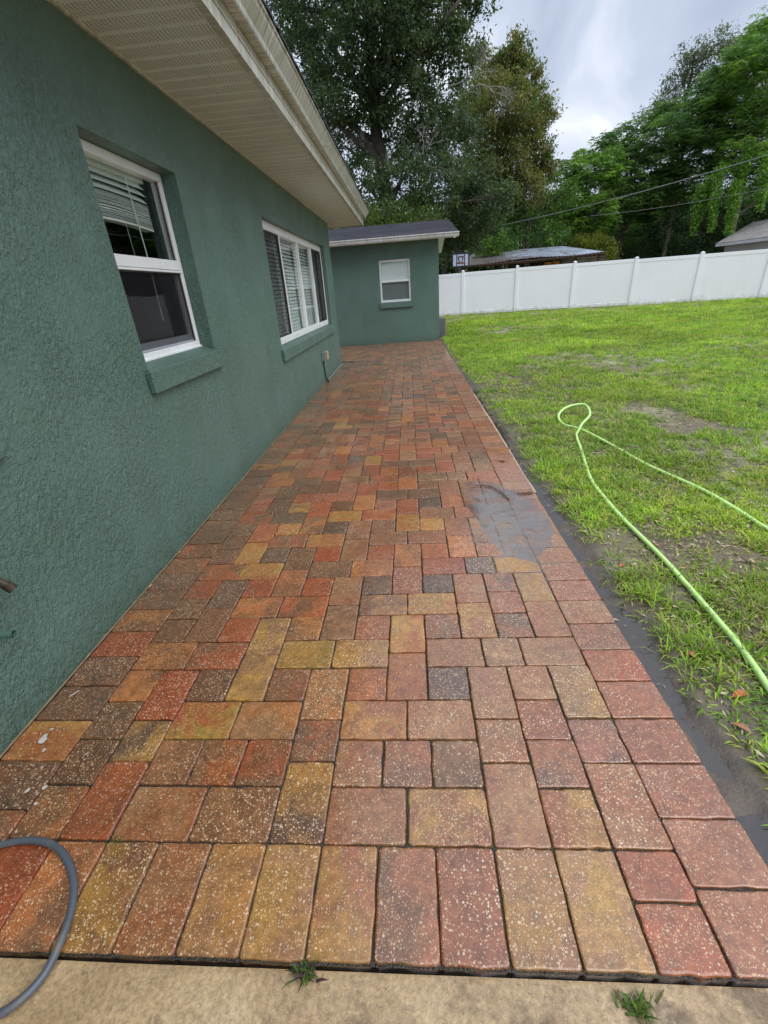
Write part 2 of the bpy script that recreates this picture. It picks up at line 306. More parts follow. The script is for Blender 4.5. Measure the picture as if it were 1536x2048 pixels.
def m_shingle(name, c0, c1):
    m, nt, p, o = mat(name); v = coords(nt)
    b = N(nt, 'ShaderNodeTexBrick', inp={'Scale': 1.0, 'Mortar Size': 0.006, 'Brick Width': 0.30, 'Row Height': 0.14, 'Color1': c0, 'Color2': c1, 'Mortar': (0.01, 0.01, 0.012, 1)}); b.offset = 0.37; L(nt, v, b.inputs['Vector'])
    c = mix(nt, 1.0, b.outputs['Color'], ramp(nt, noise(nt, v, 40, 5, 0.7), [(0.3, g(0.55)), (0.7, g(1.5))]), 'MULTIPLY')
    L(nt, c, p.inputs['Base Color']); p.inputs['Roughness'].default_value = 0.7
    L(nt, bump(nt, mth(nt, 'ADD', b.outputs['Fac'], mth(nt, 'MULTIPLY', noise(nt, v, 150, 3), -0.6)), -0.6, 0.01), p.inputs['Normal']); return m
def m_soffit():
    m, nt, p, o = mat('perforated_soffit'); v = coords(nt); sx = N(nt, 'ShaderNodeSeparateXYZ'); L(nt, v, sx.inputs[0])
    c = ramp(nt, noise(nt, v, 2.4, 5, 0.6), [(0.3, S(208, 215, 210)), (0.7, S(226, 233, 227))])
    vo = N(nt, 'ShaderNodeTexVoronoi', inp={'Scale': 52.0, 'Randomness': 0.0}); vo.voronoi_dimensions = '2D'; L(nt, coords(nt, (1.0, 1.7, 1)), vo.inputs['Vector'])
    yy = mth(nt, 'FRACT', mth(nt, 'DIVIDE', sx.outputs[1], 0.135)); band = mth(nt, 'MULTIPLY', mth(nt, 'GREATER_THAN', yy, 0.16), mth(nt, 'LESS_THAN', yy, 0.92))
    hole = mth(nt, 'MULTIPLY', mth(nt, 'LESS_THAN', vo.outputs['Distance'], 0.30), band)
    c = mix(nt, mth(nt, 'MULTIPLY', hole, 0.75), c, S(104, 96, 84))
    c = mix(nt, ramp(nt, noise(nt, v, 30, 4, 0.7), [(0.5, g(0)), (0.75, g(0.3))]), c, S(120, 106, 84))
    L(nt, c, p.inputs['Base Color']); p.inputs['Roughness'].default_value = 0.6; L(nt, bump(nt, hole, -0.5, 0.003), p.inputs['Normal']); return m
def m_streaked(name, base, dirt, ax=1):
    m, nt, p, o = mat(name); s = [1.2, 1.2, 1.2]; s[ax] = 16.0
    v = coords(nt, tuple(s)); v2 = coords(nt)
    c = mix(nt, ramp(nt, noise(nt, v, 2.2, 6, 0.65), [(0.38, g(0)), (0.64, g(0.9))]), base, dirt)
    c = mix(nt, ramp(nt, noise(nt, v2, 3, 5, 0.6), [(0.45, g(0)), (0.75, g(0.5))]), c, S(128, 126, 96))
    L(nt, c, p.inputs['Base Color']); p.inputs['Roughness'].default_value = 0.32; return m
def m_rustroof():
    m, nt, p, o = mat('corrugated_metal'); v = coords(nt)
    c = ramp(nt, noise(nt, v, 0.9, 5, 0.6), [(0.3, S(120, 128, 140)), (0.6, S(176, 186, 198))])
    c = mix(nt, ramp(nt, noise(nt, coords(nt, (1.6, 0.5, 1)), 1.1, 6, 0.7), [(0.54, g(0)), (0.62, g(0.9))]), c, S(120, 66, 48))
    sx = N(nt, 'ShaderNodeSeparateXYZ'); L(nt, v, sx.inputs[0])
    lf = mth(nt, 'ADD', mth(nt, 'MULTIPLY', mth(nt, 'SUBTRACT', 7.0, sx.outputs[0]), 0.16), mth(nt, 'SUBTRACT', noise(nt, v, 2.6, 6, 0.7), 0.42))
    c = mix(nt, ramp(nt, lf, [(0.02, g(0)), (0.22, g(0.85))]), c, S(84, 68, 56))
    L(nt, c, p.inputs['Base Color']); p.inputs['Roughness'].default_value = 0.42; p.inputs['Metallic'].default_value = 0.3; return m
def m_bark(name, a, b):
    m, nt, p, o = mat(name); v = coords(nt, (1, 1, 0.3))
    n_ = noise(nt, v, 9, 6, 0.7, 0.6); L(nt, ramp(nt, n_, [(0.3, a), (0.7, b)]), p.inputs['Base Color']); p.inputs['Roughness'].default_value = 0.85
    L(nt, bump(nt, n_, 1.0, 0.05), p.inputs['Normal']); return m

STUCCO = m_stucco('green_stucco')
WHITE = m_simple('white_vinyl', S(226, 228, 232), 0.3, 0.04, 3, dirt=S(180, 178, 166), dscale=2.5, damt=0.25)
FRAME = m_simple('white_frame', S(232, 234, 236), 0.32, 0.05, 5, dirt=S(170, 168, 158), dscale=6, damt=0.3)
FENCEM = m_simple('fence_vinyl', S(243, 243, 244), 0.34, 0.03, 1.0)
def soil_splash(m):      # soil splash and green film low on the boards
    nt = m.node_tree; p = [n for n in nt.nodes if n.type == 'BSDF_PRINCIPLED'][0]; src = p.inputs['Base Color'].links[0].from_socket
    v = coords(nt); sz = N(nt, 'ShaderNodeSeparateXYZ'); L(nt, v, sz.inputs[0])
    q = mth(nt, 'ADD', mth(nt, 'MULTIPLY', sz.outputs[2], -1.3), mth(nt, 'MULTIPLY', noise(nt, v, 5, 6, 0.75), 0.9))
    c = mix(nt, ramp(nt, q, [(0.18, g(0)), (0.45, g(0.55))]), src, S(150, 150, 118))
    sp = ramp(nt, noise(nt, v, 16, 3, 0.7), [(0.70, g(0)), (0.73, g(0.7))]); lo = ramp(nt, sz.outputs[2], [(0.2, g(1)), (0.8, g(0))])
    c = mix(nt, mth(nt, 'MULTIPLY', sp, lo), c, S(96, 96, 92)); L(nt, c, p.inputs['Base Color'])
soil_splash(FENCEM)
SOFFIT = m_soffit()
FASCIA = m_streaked('stained_fascia', S(204, 203, 194), S(156, 150, 128))
GUTTER = m_streaked('stained_gutter', S(214, 214, 206), S(134, 130, 114))
SHEDTRIM = m_streaked('shed_gutter_metal', S(224, 224, 226), S(190, 188, 182), 0)
SHING = m_shingle('dark_shingle', S(64, 64, 72), S(42, 42, 48))
SHING2 = m_shingle('grey_shingle', S(142, 138, 134), S(118, 114, 112))
PANE = m_glass('window_pane'); SCREEN = m_screen('insect_screen')
BLIND = m_simple('blind_slat', S(234, 240, 236), 0.5, 0.06, 4)
DARK = m_simple('dark_room', (0.035, 0.033, 0.032, 1), 0.9)
DARKGREY = m_simple('dark_frame', S(50, 50, 54), 0.45)
PAVER = m_paver(); SOIL = m_ground(); CONC = m_concrete()
BED = m_simple('joint_sand', S(46, 40, 33), 0.25, 0.4, 60, 0.6, 200, dirt=S(74, 76, 40), dscale=12, damt=0.7)
SPLAT = m_simple('white_splash', S(184, 182, 172), 0.6, 0.3, 60)
LEAF = m_leaf('foliage', 0.42, 0.42); GRASS = m_leaf('grass_blade', 0.5, 0.4)
BARK = m_bark('oak_bark', S(46, 40, 34), S(92, 84, 74)); BARK2 = m_bark('pale_bark', S(98, 92, 80), S(150, 142, 126))

# ------------------------------------------------------------------ ground sheet
XE = 0.833                      # right edge of the paving
def channel(y):                 # how far the mud strip reaches from the paving
    return 0.012 + 0.034*np.clip(1.6-np.abs(y-1.6)*0.5, 0, 1) + 0.07*(fnoise(y, 0*y, 4, 1.9)-0.5) + 0.045*(fnoise(y, 0*y, 9, 7)-0.5)
def gz(x, y):
    x = np.asarray(x, float); y = np.asarray(y, float)
    lawn = (0.018 + 0.05*(fnoise(x, y, 1, 0.7)-0.5))*np.clip((x-XE-0.1)/0.9, 0, 1) - 0.010 + 0.026*(fnoise(x, y, 2, 6)-0.45)
    d = x-XE; w = np.maximum(channel(y), 0.02)
    t = np.clip((d-w*0.8+0.05*(fnoise(x, y, 6, 12)-0.5))/(0.09), 0, 1); t = t*t*(3-2*t)
    z = (-0.038+0.060*(fnoise(x, y, 8, 13)-0.42)*np.clip((w+0.16-d)/0.06, 0, 1))*(1-t) + lawn*t
    far = np.clip((y-5.5)/3, 0, 1)*(1-t); z = z + far*0.018
    return np.where((x < XE-0.01) & (y < 13.4), -0.09, z)
def axis(parts):
    a = [];
    for lo, hi, n in parts: a.extend(np.linspace(lo, hi, n, endpoint=False))
    a.append(parts[-1][1]); return np.array(a)
gx = axis([(-400, -40, 6), (-40, -4, 8), (-4, 0.8, 6), (0.8, 1.5, 50), (1.5, 4, 60), (4, 12, 70), (12, 40, 40), (40, 400, 8)])
gy = axis([(-60, -0.5, 6), (-0.5, 6, 170), (6, 14, 90), (14, 26, 60), (26, 60, 12), (60, 700, 10)])
GX, GY = np.meshgrid(gx, gy, indexing='ij'); GZ = gz(GX, GY)
V = np.stack([GX, GY, GZ], -1).reshape(-1, 3); nx, ny = len(gx), len(gy)
I, J = np.meshgrid(np.arange(nx-1), np.arange(ny-1), indexing='ij'); a = (I*ny+J).ravel()
tag(npmesh('ground', V, np.stack([a, a+ny, a+ny+1, a+1], 1), SOIL, smooth=True), kind='structure')
# concrete footing strip in front of the paving
mb = MB(); xs = np.linspace(-3, 3, 121); ys = np.linspace(-1.2, 0.413, 26)
vs = [(x, y, -0.010 - 0.008*float(fnoise(x, y, 3, 3)) - (0.006 if y > 0.39 else 0)) for x in xs for y in ys]
fs = [(i*26+j, (i+1)*26+j, (i+1)*26+j+1, i*26+j+1) for i in range(120) for j in range(25)]
mb.add(vs, fs); mb.box(-3, 3, -1.2, 0.392, -0.3, -0.07)
tag(mb.build('concrete_footing', CONC, smooth=True), kind='structure')
mb = MB(); mb.box(-2.9, 1.6, 0.39, 0.45, -0.075, -0.030); tag(mb.build('water_in_joint', m_water('joint_water', (0.02, 0.018, 0.015, 1), 0.8)), kind='structure')

# ------------------------------------------------------------------ paving
UX, UY = 0.0764, 0.0784; X0, Y0 = -1.205, 0.655
PAL = {'R': (S(150, 64, 32), S(168, 82, 42)), 'M': (S(138, 77, 47), S(150, 92, 58)), 'B': (S(100, 66, 45), S(120, 82, 54)), 'D': (S(76, 60, 50), S(94, 74, 60)),
       'O': (S(164, 90, 42), S(184, 114, 54)), 'Y': (S(162, 120, 50), S(178, 134, 60)), 'T': (S(144, 102, 64), S(156, 116, 76)), 'P': (S(148, 94, 66), S(158, 106, 78))}
def field_pattern():
    H, Vv, Q = (3, 2), (2, 3), (2, 2); P = []
    for (i, j, t) in [(0,0,H),(3,0,H),(8,0,H),(11,0,H),(16,0,H),(19,0,Q),(21,0,H),(6,-2,Vv),(6,1,Vv),(14,-2,Vv),(14,1,Vv),(0,2,Q),(0,4,Q),(0,6,Q),
                      (2,2,Vv),(2,5,Vv),(4,2,Q),(4,4,H),(7,4,H),(4,6,Q),(8,2,Q),(8,6,Q),(10,2,Vv),(10,5,Vv),(12,2,Q),(12,4,H),(15,4,H),(12,6,Q),
                      (16,2,Q),(16,6,Q),(18,2,Vv),(18,5,Vv),(20,2,Q),(20,4,Q),(20,6,Q),(22,2,Vv),(22,5,Vv)]: P.append((i, j, t[0], t[1]))
    return P
PAT = field_pattern()
first = [(0,0,2,2,'BO'),(2,0,2,3,'RR'),(4,0,3,2,'TM'),(7,0,3,2,'BT'),(10,0,2,3,'DY'),(12,0,3,2,'TM'),(15,0,3,2,'MY'),(18,0,2,3,'TM'),(20,0,2,2,'YM'),(22,0,2,3,'TM'),
 (0,2,2,2,'BB'),(2,3,2,2,'DY'),(4,2,2,2,'BT'),(6,2,2,2,'BR'),(8,2,2,2,'RB'),(10,3,2,2,'DM'),(12,2,2,2,'MT'),(14,2,2,2,'MB'),(16,2,2,2,'TB'),(18,3,2,2,'TM'),(20,2,2,2,'DM'),(22,3,2,2,'DP'),
 (0,4,2,2,'BB'),(4,4,3,2,'RY'),(7,4,3,2,'OT'),(12,4,3,2,'MY'),(15,4,3,2,'MT'),(20,4,2,2,'MM'),(2,5,2,3,'RR'),(10,5,2,3,'TO'),(18,5,2,3,'TP'),(22,5,2,3,'YT'),
 (0,6,2,2,'BO'),(4,6,2,2,'BB'),(8,6,2,2,'BM'),(12,6,2,2,'MO'),(16,6,2,2,'DD'),(20,6,2,2,'TM')]
col1 = {(0,0):'BO',(3,0):'RB',(8,0):'YY',(11,0):'TY',(16,0):'MT',(19,0):'TD',(21,0):'TM',(6,-2):'TY',(6,1):'YT',(14,-2):'MT',(14,1):'YO',(0,2):'BB',(0,4):'BB',(0,6):'RB',
 (2,2):'BB',(2,5):'BD',(4,2):'RR',(4,4):'OB',(7,4):'RB',(4,6):'RR',(8,2):'BO',(8,6):'RR',(10,2):'TB',(10,5):'MT',(12,2):'MR',(12,4):'BY',(15,4):'OY',(12,6):'DB',(16,2):'MB',(16,6):'DD',(18,2):'YM',(18,5):'TM',(20,2):'MD',(20,4):'PM',(20,6):'DM',(22,2):'TM',(22,5):'YT'}
col2 = {(0,0):'BR',(3,0):'OY',(8,0):'DB',(11,0):'OM',(16,0):'RR',(19,0):'DD',(21,0):'TY',(6,-2):'BO',(6,1):'BB',(14,-2):'MM',(14,1):'OM',(0,2):'BB',(0,4):'BB',(0,6):'BB',(2,2):'OY',(2,5):'OR',(4,2):'DD',(4,4):'RB',(7,4):'OY',(4,6):'YO',
 (8,2):'RR',(8,6):'DD',(10,2):'MT',(10,5):'MM',(12,2):'RR',(12,4):'BM',(15,4):'MM',(12,6):'BM',(16,2):'OO',(16,6):'OY',(18,2):'OO',(18,5):'MM',(20,2):'MB',(20,4):'TB',(20,6):'TO',(22,2):'TT',(22,5):'TY'}
col3 = {(0,0):'RB',(3,0):'BD',(8,0):'OY',(11,0):'OR',(14,-2):'YO',(6,-2):'OB',(4,2):'BY',(2,2):'BB',(2,5):'BB',(8,2):'BB',(7,4):'RM',(4,4):'BR'}
PV = []          # pavers: x0,x1,y0,y1,code
def rcode(x):
    base = random.choices('RMBDOYTP', (20, 20, 26, 9, 16, 1, 7, 3) if x < 0.1 else (16, 28, 14, 6, 13, 2, 12, 10))[0]
    sec = base if random.random() < 0.55 else random.choices('RMBDOYT', (14, 20, 24, 8, 16, 5, 12))[0]
    return base+sec
def addp(i, j, w, h, code, x0=X0): PV.append((x0+i*UX, x0+(i+w)*UX, Y0+j*UY, Y0+(j+h)*UY, code))
for q in first: addp(*q)
addp(6, 6, 2, 3, 'YT'); addp(14, 6, 2, 3, 'MO')
NPER = 21
for k in range(1, NPER):
    cc = {1: col1, 2: col2, 3: col3}.get(k, {})
    for (i, j, w, h) in PAT:
        if k == 1 and j == -2: continue
        if Y0+(8*k+j+h)*UY > 13.06: continue
        c = cc.get((i, j)) or rcode(X0+i*UX)
        addp(i, 8*k+j, w, h, c)
# alcove behind the corner of the house, left of the field
jA = int(math.ceil((9.78-Y0)/UY/8)*8)
for k in range(jA//8, NPER):
    for (i, j, w, h) in PAT:
        if Y0+(8*k+j+h)*UY > 13.06: continue
        addp(i-24, 8*k+j, w, h, rcode(-1))
# borders: right, left and the front soldier course
bc = ['PM', 'PM', 'MP', 'MM', 'MP', 'RM', 'MB', 'TM', 'MP', 'MP', 'TM', 'TT', 'TM', 'PT', 'PM', 'PP', 'TP', 'PM', 'PM']
y = Y0-3*UY; k = 0
while y < 12.98:
    c = bc[k] if k < len(bc) else random.choice(['PM', 'MP', 'MT', 'PP', 'MR', 'OM', 'MB', 'PT'])
    PV.append((0.6286, XE, y, y+2*UY, c)); y += 2*UY; k += 1
lc_ = ['RB', 'RB', 'DB', 'BR', 'DB', 'OY', 'DB', 'DB', 'RR', 'BO', 'BD', 'DB', 'BR', 'BR', 'DB', 'DB', 'BB', 'BB', 'DB', 'BB', 'DB', 'BB', 'BO', 'BB', 'DB']
y = Y0-7*UY; k = 0
while y < 9.75:
    c = lc_[k] if k < len(lc_) else random.choice(['BB', 'DB', 'BR', 'BO', 'DB', 'MB', 'TB'])
    if y > 0: PV.append((-1.437, X0, y, y+2*UY, c))
    y += 2*UY; k += 1
sold = ['RR', 'BO', 'YB', 'TM', 'TY', 'YT', 'MY', 'MB', 'MM', 'YT', 'TY', None]
xr = 0.6286-2*UX; k = 10
PV.append((xr, 0.6286, Y0-1.4*UY, Y0, 'RM')); PV.append((xr, 0.6286, Y0-3*UY, Y0-1.4*UY, 'MR'))
while k >= 0:
    PV.append((xr-2*UX, xr, Y0-3*UY, Y0, sold[k])); xr -= 2*UX; k -= 1
PV.append((X0, xr, Y0-3*UY, Y0, 'RR'))
def dip(x, y): return 0.0075*math.exp(-(((x-0.60)/0.27)**2 + ((y-2.50)/0.62)**2)) + 0.0045*math.exp(-(((x-0.35)/0.16)**2+((y-3.0)/0.3)**2))
vs, fs, ca, cb, rv = [], [], [], [], []
n0 = 0
for (x0, x1, y0, y1, code) in PV:
    gap = 0.0022; near = y0 < 5
    dz = random.uniform(-0.0018, 0.0018); tx = random.uniform(-0.006, 0.006); ty = random.uniform(-0.006, 0.006)
    if abs(x0-0.5) < 0.5 and 1.5 < y0 < 3.6: dz, tx, ty = dz*0.2, tx*0.15, ty*0.15
    jx, jy = random.uniform(-0.0012, 0.0012), random.uniform(-0.0012, 0.0012)
    ax0, ax1, ay0, ay1 = x0+gap+jx, x1-gap+jx, y0+gap+jy, y1-gap+jy
    rad = random.uniform(0.005, 0.010); cs = []
    sub = 5 if near else 1
    nc = 3 if near else 2
    for (qx, qy, a0) in ((ax1, ay1, 0), (ax0, ay1, 90), (ax0, ay0, 180), (ax1, ay0, 270)):
        ccx = qx - rad*(1 if qx == ax1 else -1); ccy = qy - rad*(1 if qy == ay1 else -1)
        for t in range(nc): an = R(a0 + 90*t/(nc-1)); cs.append((ccx+rad*math.cos(an), ccy+rad*math.sin(an)))
    if sub > 1:      # extra points along the sides so the arrises can be uneven
        c2 = []
        for q in range(len(cs)):
            p_, n_ = cs[q], cs[(q+1) % len(cs)]; c2.append(p_)
            if math.hypot(p_[0]-n_[0], p_[1]-n_[1]) > 0.03:
                for s_ in range(1, sub):
                    f_ = s_/sub; c2.append((p_[0]+(n_[0]-p_[0])*f_+random.gauss(0, 0.0011), p_[1]+(n_[1]-p_[1])*f_+random.gauss(0, 0.0011)))
        cs = c2
    mx_, my_ = (ax0+ax1)/2, (ay0+ay1)/2; m = len(cs)
    def zt(px, py): return dz + tx*(px-mx_) + ty*(py-my_) - dip(px, py)
    b = random.uniform(0.0035, 0.0055)
    rings = [(0, -0.055), (0, -b), (b*0.3, -b*0.3), (b*1.1, 0.0)]
    for (ins, zo) in rings:
        for (px, py) in cs:
            kx = (ax1-ax0-2*ins)/(ax1-ax0); ky = (ay1-ay0-2*ins)/(ay1-ay0)
            ex, ey = mx_+(px-mx_)*kx, my_+(py-my_)*ky; vs.append((ex, ey, zo + zt(ex, ey)))
    for rr in range(3):
        for q in range(m): fs.append((n0+rr*m+q, n0+rr*m+(q+1) % m, n0+(rr+1)*m+(q+1) % m, n0+(rr+1)*m+q))
    fs.append(tuple(range(n0+3*m, n0+4*m)))
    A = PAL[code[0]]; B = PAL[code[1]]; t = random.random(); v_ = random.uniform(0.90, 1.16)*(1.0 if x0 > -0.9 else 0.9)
    c_a = [(A[0][i]*(1-t)+A[1][i]*t)*v_ for i in range(3)]; t2 = random.random(); c_b = [(B[0][i]*(1-t2)+B[1][i]*t2)*random.uniform(0.9, 1.1) for i in range(3)]
    AV = S(132, 82, 45); c_a = [c*0.76+AV[i]*0.24 for i, c in enumerate(c_a)]; c_b = [c*0.76+AV[i]*0.24 for i, c in enumerate(c_b)]
    if code[0] == code[1]: c_b = [c*random.uniform(0.72, 0.9) for c in c_a]
    rr_ = (random.random(), random.random(), random.random())
    ca.extend([c_a]*(4*m)); cb.extend([c_b]*(4*m)); rv.extend([rr_]*(4*m)); n0 += 4*m
nf = len(fs)
# white paint/bird splashes lying on pavers near the wall
sv = []
for (px, py, rx_, ry_, an) in [(-1.335, 0.965, 0.012, 0.020, 0.3), (-1.30, 0.925, 0.006, 0.007, 0), (-1.332, 1.005, 0.007, 0.005, 0.2), (-1.25, 0.79, 0.006, 0.009, 0), (-1.20, 0.80, 0.007, 0.008, 0), (-1.26, 0.865, 0.004, 0.004, 0), (-1.36, 1.16, 0.004, 0.018, -0.6), (-1.19, 0.75, 0.006, 0.005, 0)]:
    st = len(vs)
    for q in range(14):
        w = 2*math.pi*q/14; rr_ = 1+random.uniform(-0.25, 0.25); lx, ly = rx_*rr_*math.cos(w), ry_*rr_*math.sin(w)
        vs.append((px+lx*math.cos(an)-ly*math.sin(an), py+lx*math.sin(an)+ly*math.cos(an), 0.0030))
    fs.append(tuple(range(st, st+14))); ca.extend([(1, 1, 1)]*14); cb.extend([(1, 1, 1)]*14); rv.extend([(0, 0, 0)]*14)
me = bpy.data.meshes.new('patio'); me.from_pydata(vs, [], fs); me.update()
me.materials.append(PAVER); me.materials.append(SPLAT)
me.polygons.foreach_set('material_index', [0]*nf+[1]*(len(fs)-nf))
for nme, dat in (('ca', ca), ('cb', cb), ('rv', rv)):
    at_ = me.color_attributes.new(nme, 'FLOAT_COLOR', 'POINT'); arr = np.ones((len(dat), 4), np.float32); arr[:, :3] = np.array(dat); at_.data.foreach_set('color', arr.ravel())
po = bpy.data.objects.new('patio', me); COL.objects.link(po); tag(po, kind='structure')
mb = MB(); nx_, ny_ = 30, 140
bx_ = np.linspace(-1.449, XE-0.004, nx_); by_ = np.linspace(Y0-3*UY-0.002, 13.0, ny_)
mb.add([(x, y, -0.0085 - dip(x, y)*0.95 + 0.002*(random.random()-0.5)) for x in bx_ for y in by_], [(i*ny_+j, (i+1)*ny_+j, (i+1)*ny_+j+1, i*ny_+j+1) for i in range(nx_-1) for j in range(ny_-1)])
mb.box(-4.5, -1.449, 9.75, 13.0, -0.06, -0.0085)
tag(mb.build('joint_sand', BED), kind='structure')
# tan mortar line where the paving meets the wall
mb = MB(); pts = []
for i in range(220):
    yy = -0.3+i*0.045; wdt = 0.002+0.005*float(fnoise(yy, 0, 3, 6)); pts.append((yy, wdt))
for (a_, b_) in zip(pts[:-1], pts[1:]):
    if b_[0] > 9.6: break
    mb.add([(-1.449, a_[0], -0.002), (-1.447+a_[1], a_[0], -0.006), (-1.447+b_[1], b_[0], -0.006), (-1.449, b_[0], -0.002)], [(0, 1, 2, 3)])
tag(mb.build('mortar_line', m_simple('mortar', S(126, 104, 78), 0.8, 0.3, 30)), kind='structure')
# puddle lying in the dip, and water in the mud channel
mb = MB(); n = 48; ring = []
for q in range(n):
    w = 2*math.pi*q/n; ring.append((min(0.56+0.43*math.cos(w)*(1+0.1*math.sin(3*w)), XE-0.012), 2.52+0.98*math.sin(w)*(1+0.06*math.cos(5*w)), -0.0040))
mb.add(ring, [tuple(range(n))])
tag(mb.build('puddle', m_water('rain_puddle', (0.80, 0.70, 0.58, 1), 0.15, ior=2.6, rip=0.1, fade=(0.58, 2.50, 0.38, 0.80), rings=((0.45, 2.02, 0.016, 0.085), (0.52, 1.98, 0.02, 0.05), (0.39, 2.42, 0.014, 0.06), (0.56, 2.2, 0.013, 0.05)))), kind='structure')  # pale tint is part silt, part painted bright sky reflection; high IOR boosts it
mb = MB(); xs = np.linspace(XE-0.01, XE+0.30, 6); ys = np.linspace(-0.2, 6.6, 60)
mb.add([(x, y, -0.026) for x in xs for y in ys], [(i*60+j, (i+1)*60+j, (i+1)*60+j+1, i*60+j+1) for i in range(5) for j in range(59)])
tag(mb.build('channel_water', m_water('muddy_water', (0.075, 0.066, 0.060, 1), 0.62, rip=1.2, ior=1.6)), kind='structure')

# ------------------------------------------------------------------ house
WX = -1.45; HY0, HY1, SZ = -2.2, 9.65, 2.505
house = thing('house', 'green stucco house along the left of the patio with white windows and wide beige eaves', 'house', (WX, 4.0, 0))
def wall_mesh(mb, a0, a1, z0, z1, ops, place, depth):
    As = sorted(set([a0, a1]+[o[0] for o in ops]+[o[1] for o in ops])); Zs = sorted(set([z0, z1]+[o[2] for o in ops]+[o[3] for o in ops]))
    idx = {}; vs = []; fs = []
    def vid(a, z):
        if (a, z) not in idx: idx[(a, z)] = len(vs); vs.append(place(a, z, 0))
        return idx[(a, z)]
    for i in range(len(As)-1):
        for j in range(len(Zs)-1):
            ca_, cz_ = (As[i]+As[i+1])/2, (Zs[j]+Zs[j+1])/2
            if any(o[0] < ca_ < o[1] and o[2] < cz_ < o[3] for o in ops): continue
            fs.append((vid(As[i], Zs[j]), vid(As[i+1], Zs[j]), vid(As[i+1], Zs[j+1]), vid(As[i], Zs[j+1])))
    mb.add(vs, fs)
    for o in ops:
        p = [(o[0], o[2]), (o[1], o[2]), (o[1], o[3]), (o[0], o[3])]
        q = [place(a, z, 0) for a, z in p]+[place(a, z, depth) for a, z in p]
        mb.add(q, [(0, 1, 5, 4), (1, 2, 6, 5), (2, 3, 7, 6), (3, 0, 4, 7)])
OPS = [(2.47, 3.41, 1.015, 2.08), (5.25, 8.93, 0.80, 2.08), (0.42, 1.36, 1.015, 2.08)]
mb = MB(); wall_mesh(mb, HY0, HY1, -0.1, SZ, OPS, lambda a, z, d: (WX-d, a, z), 0.20)
mb.add([(WX, HY1, -0.1), (WX-3.5, HY1, -0.1), (WX-3.5, HY1, SZ), (WX, HY1, SZ)], [(0, 1, 2, 3)])
mb.add([(WX-3.5, HY1, -0.1), (WX-3.5, HY0, -0.1), (WX-3.5, HY0, SZ), (WX-3.5, HY1, SZ)], [(0, 1, 2, 3)])
mb.add([(WX, HY0, -0.1), (WX-3.5, HY0, -0.1), (WX-3.5, HY0, SZ), (WX, HY0, SZ)], [(0, 1, 2, 3)])
mb.build('wall', STUCCO, house)
mb = MB()
mb.add([(WX-0.21, HY0+.1, 0), (WX-2.6, HY0+.1, 0), (WX-2.6, HY1-.1, 0), (WX-0.21, HY1-.1, 0), (WX-0.21, HY0+.1, 2.45), (WX-2.6, HY0+.1, 2.45), (WX-2.6, HY1-.1, 2.45), (WX-0.21, HY1-.1, 2.45)],
       [(0, 1, 2, 3), (4, 5, 6, 7), (1, 2, 6, 5), (0, 1, 5, 4), (2, 3, 7, 6)])
for yy in (1.9, 4.6): mb.box(WX-2.6, WX-0.22, yy, yy+0.1, 0, 2.44)
mb.build('interior', DARK, house)
# soffit with small ribs, fascia, gutter, roof
EX = -0.84; EY = 10.42
mb = MB(); y = HY0-0.5; prof = []
while y < EY-0.06:
    for (o_, z_) in ((0, 0), (0.012, 0.006), (0.022, 0.0), (0.07, -0.0025), (0.122, 0.0)): prof.append((y+o_, SZ+z_))
    y += 0.135
prof = [p for p in prof if p[0] < EY-0.06]+[(EY-0.045, SZ)]
vs = []; 
for (yy, z_) in prof: vs += [(WX+0.001 if yy < HY1 else WX-2.6, yy, z_), (EX-0.04, yy, z_)]
mb.add(vs, [(2*i, 2*i+1, 2*i+3, 2*i+2) for i in range(len(prof)-1)])
mb.build('soffit', SOFFIT, house)
mb = MB(); mb.box(WX-0.002, WX+0.014, HY0-0.5, HY1+0.012, SZ-0.012, SZ-0.0005); mb.build('soffit_trim', FASCIA, house)
mb = MB()
mb.box(EX-0.040, EX, HY0-0.5, EY, SZ-0.010, SZ+0.012)
mb.box(EX-0.008, EX-0.001, HY0-0.5, EY-0.002, SZ+0.012, SZ+0.20)
mb.box(EX-0.003, EX+0.004, HY0-0.5, EY+0.002, SZ+0.055, SZ+0.060)
mb.box(WX-2.6, EX-0.041, EY-0.04, EY, SZ-0.010, SZ+0.012); mb.box(WX-2.6, EX-0.009, EY-0.009, EY-0.001, SZ+0.012, SZ+0.20)
mb.build('fascia', FASCIA, house)
def gutter_prof(mb, y0, y1, sag=0.0):
    P_ = [(EX+0.001, 2.735), (EX+0.001, 2.622), (-0.785, 2.620), (-0.779, 2.627), (-0.775, 2.650), (-0.758, 2.672), (-0.735, 2.702), (-0.728, 2.722), (-0.720, 2.724), (-0.718, 2.740), (-0.728, 2.744)]
    n_ = 40; vs = []
    for i in range(n_+1):
        yy = y0+(y1-y0)*i/n_; dz = 0.0025*math.sin(yy*1.9)
        for (px, pz) in P_: vs.append((px, yy, pz+dz))
    m_ = len(P_); mb.add(vs, [(i*m_+k, i*m_+k+1, (i+1)*m_+k+1, (i+1)*m_+k) for i in range(n_) for k in range(m_-1)])
    mb.add([(px, y1, pz) for (px, pz) in P_], [tuple(range(m_))]); mb.add([(px, y0, pz) for (px, pz) in P_], [tuple(range(m_))])
mb = MB(); gutter_prof(mb, HY0-0.5, EY+0.02)
mb.box(-0.79, -0.717, 5.4, 5.43, 2.615, 2.62)
mb.build('gutter', GUTTER, house)
mb = MB(); yv = []
n_ = 260; vs = []; rr = random.Random(3)
for i in range(n_+1):
    yy = HY0-0.5+(EY-HY0+0.56)*i/n_; ex = -0.706+rr.uniform(-0.006, 0.004); vs += [(ex, yy, 2.742+rr.uniform(-0.003, 0.003)), (ex, yy, 2.757), (-4.0, yy, 2.757+3.3*0.30)]
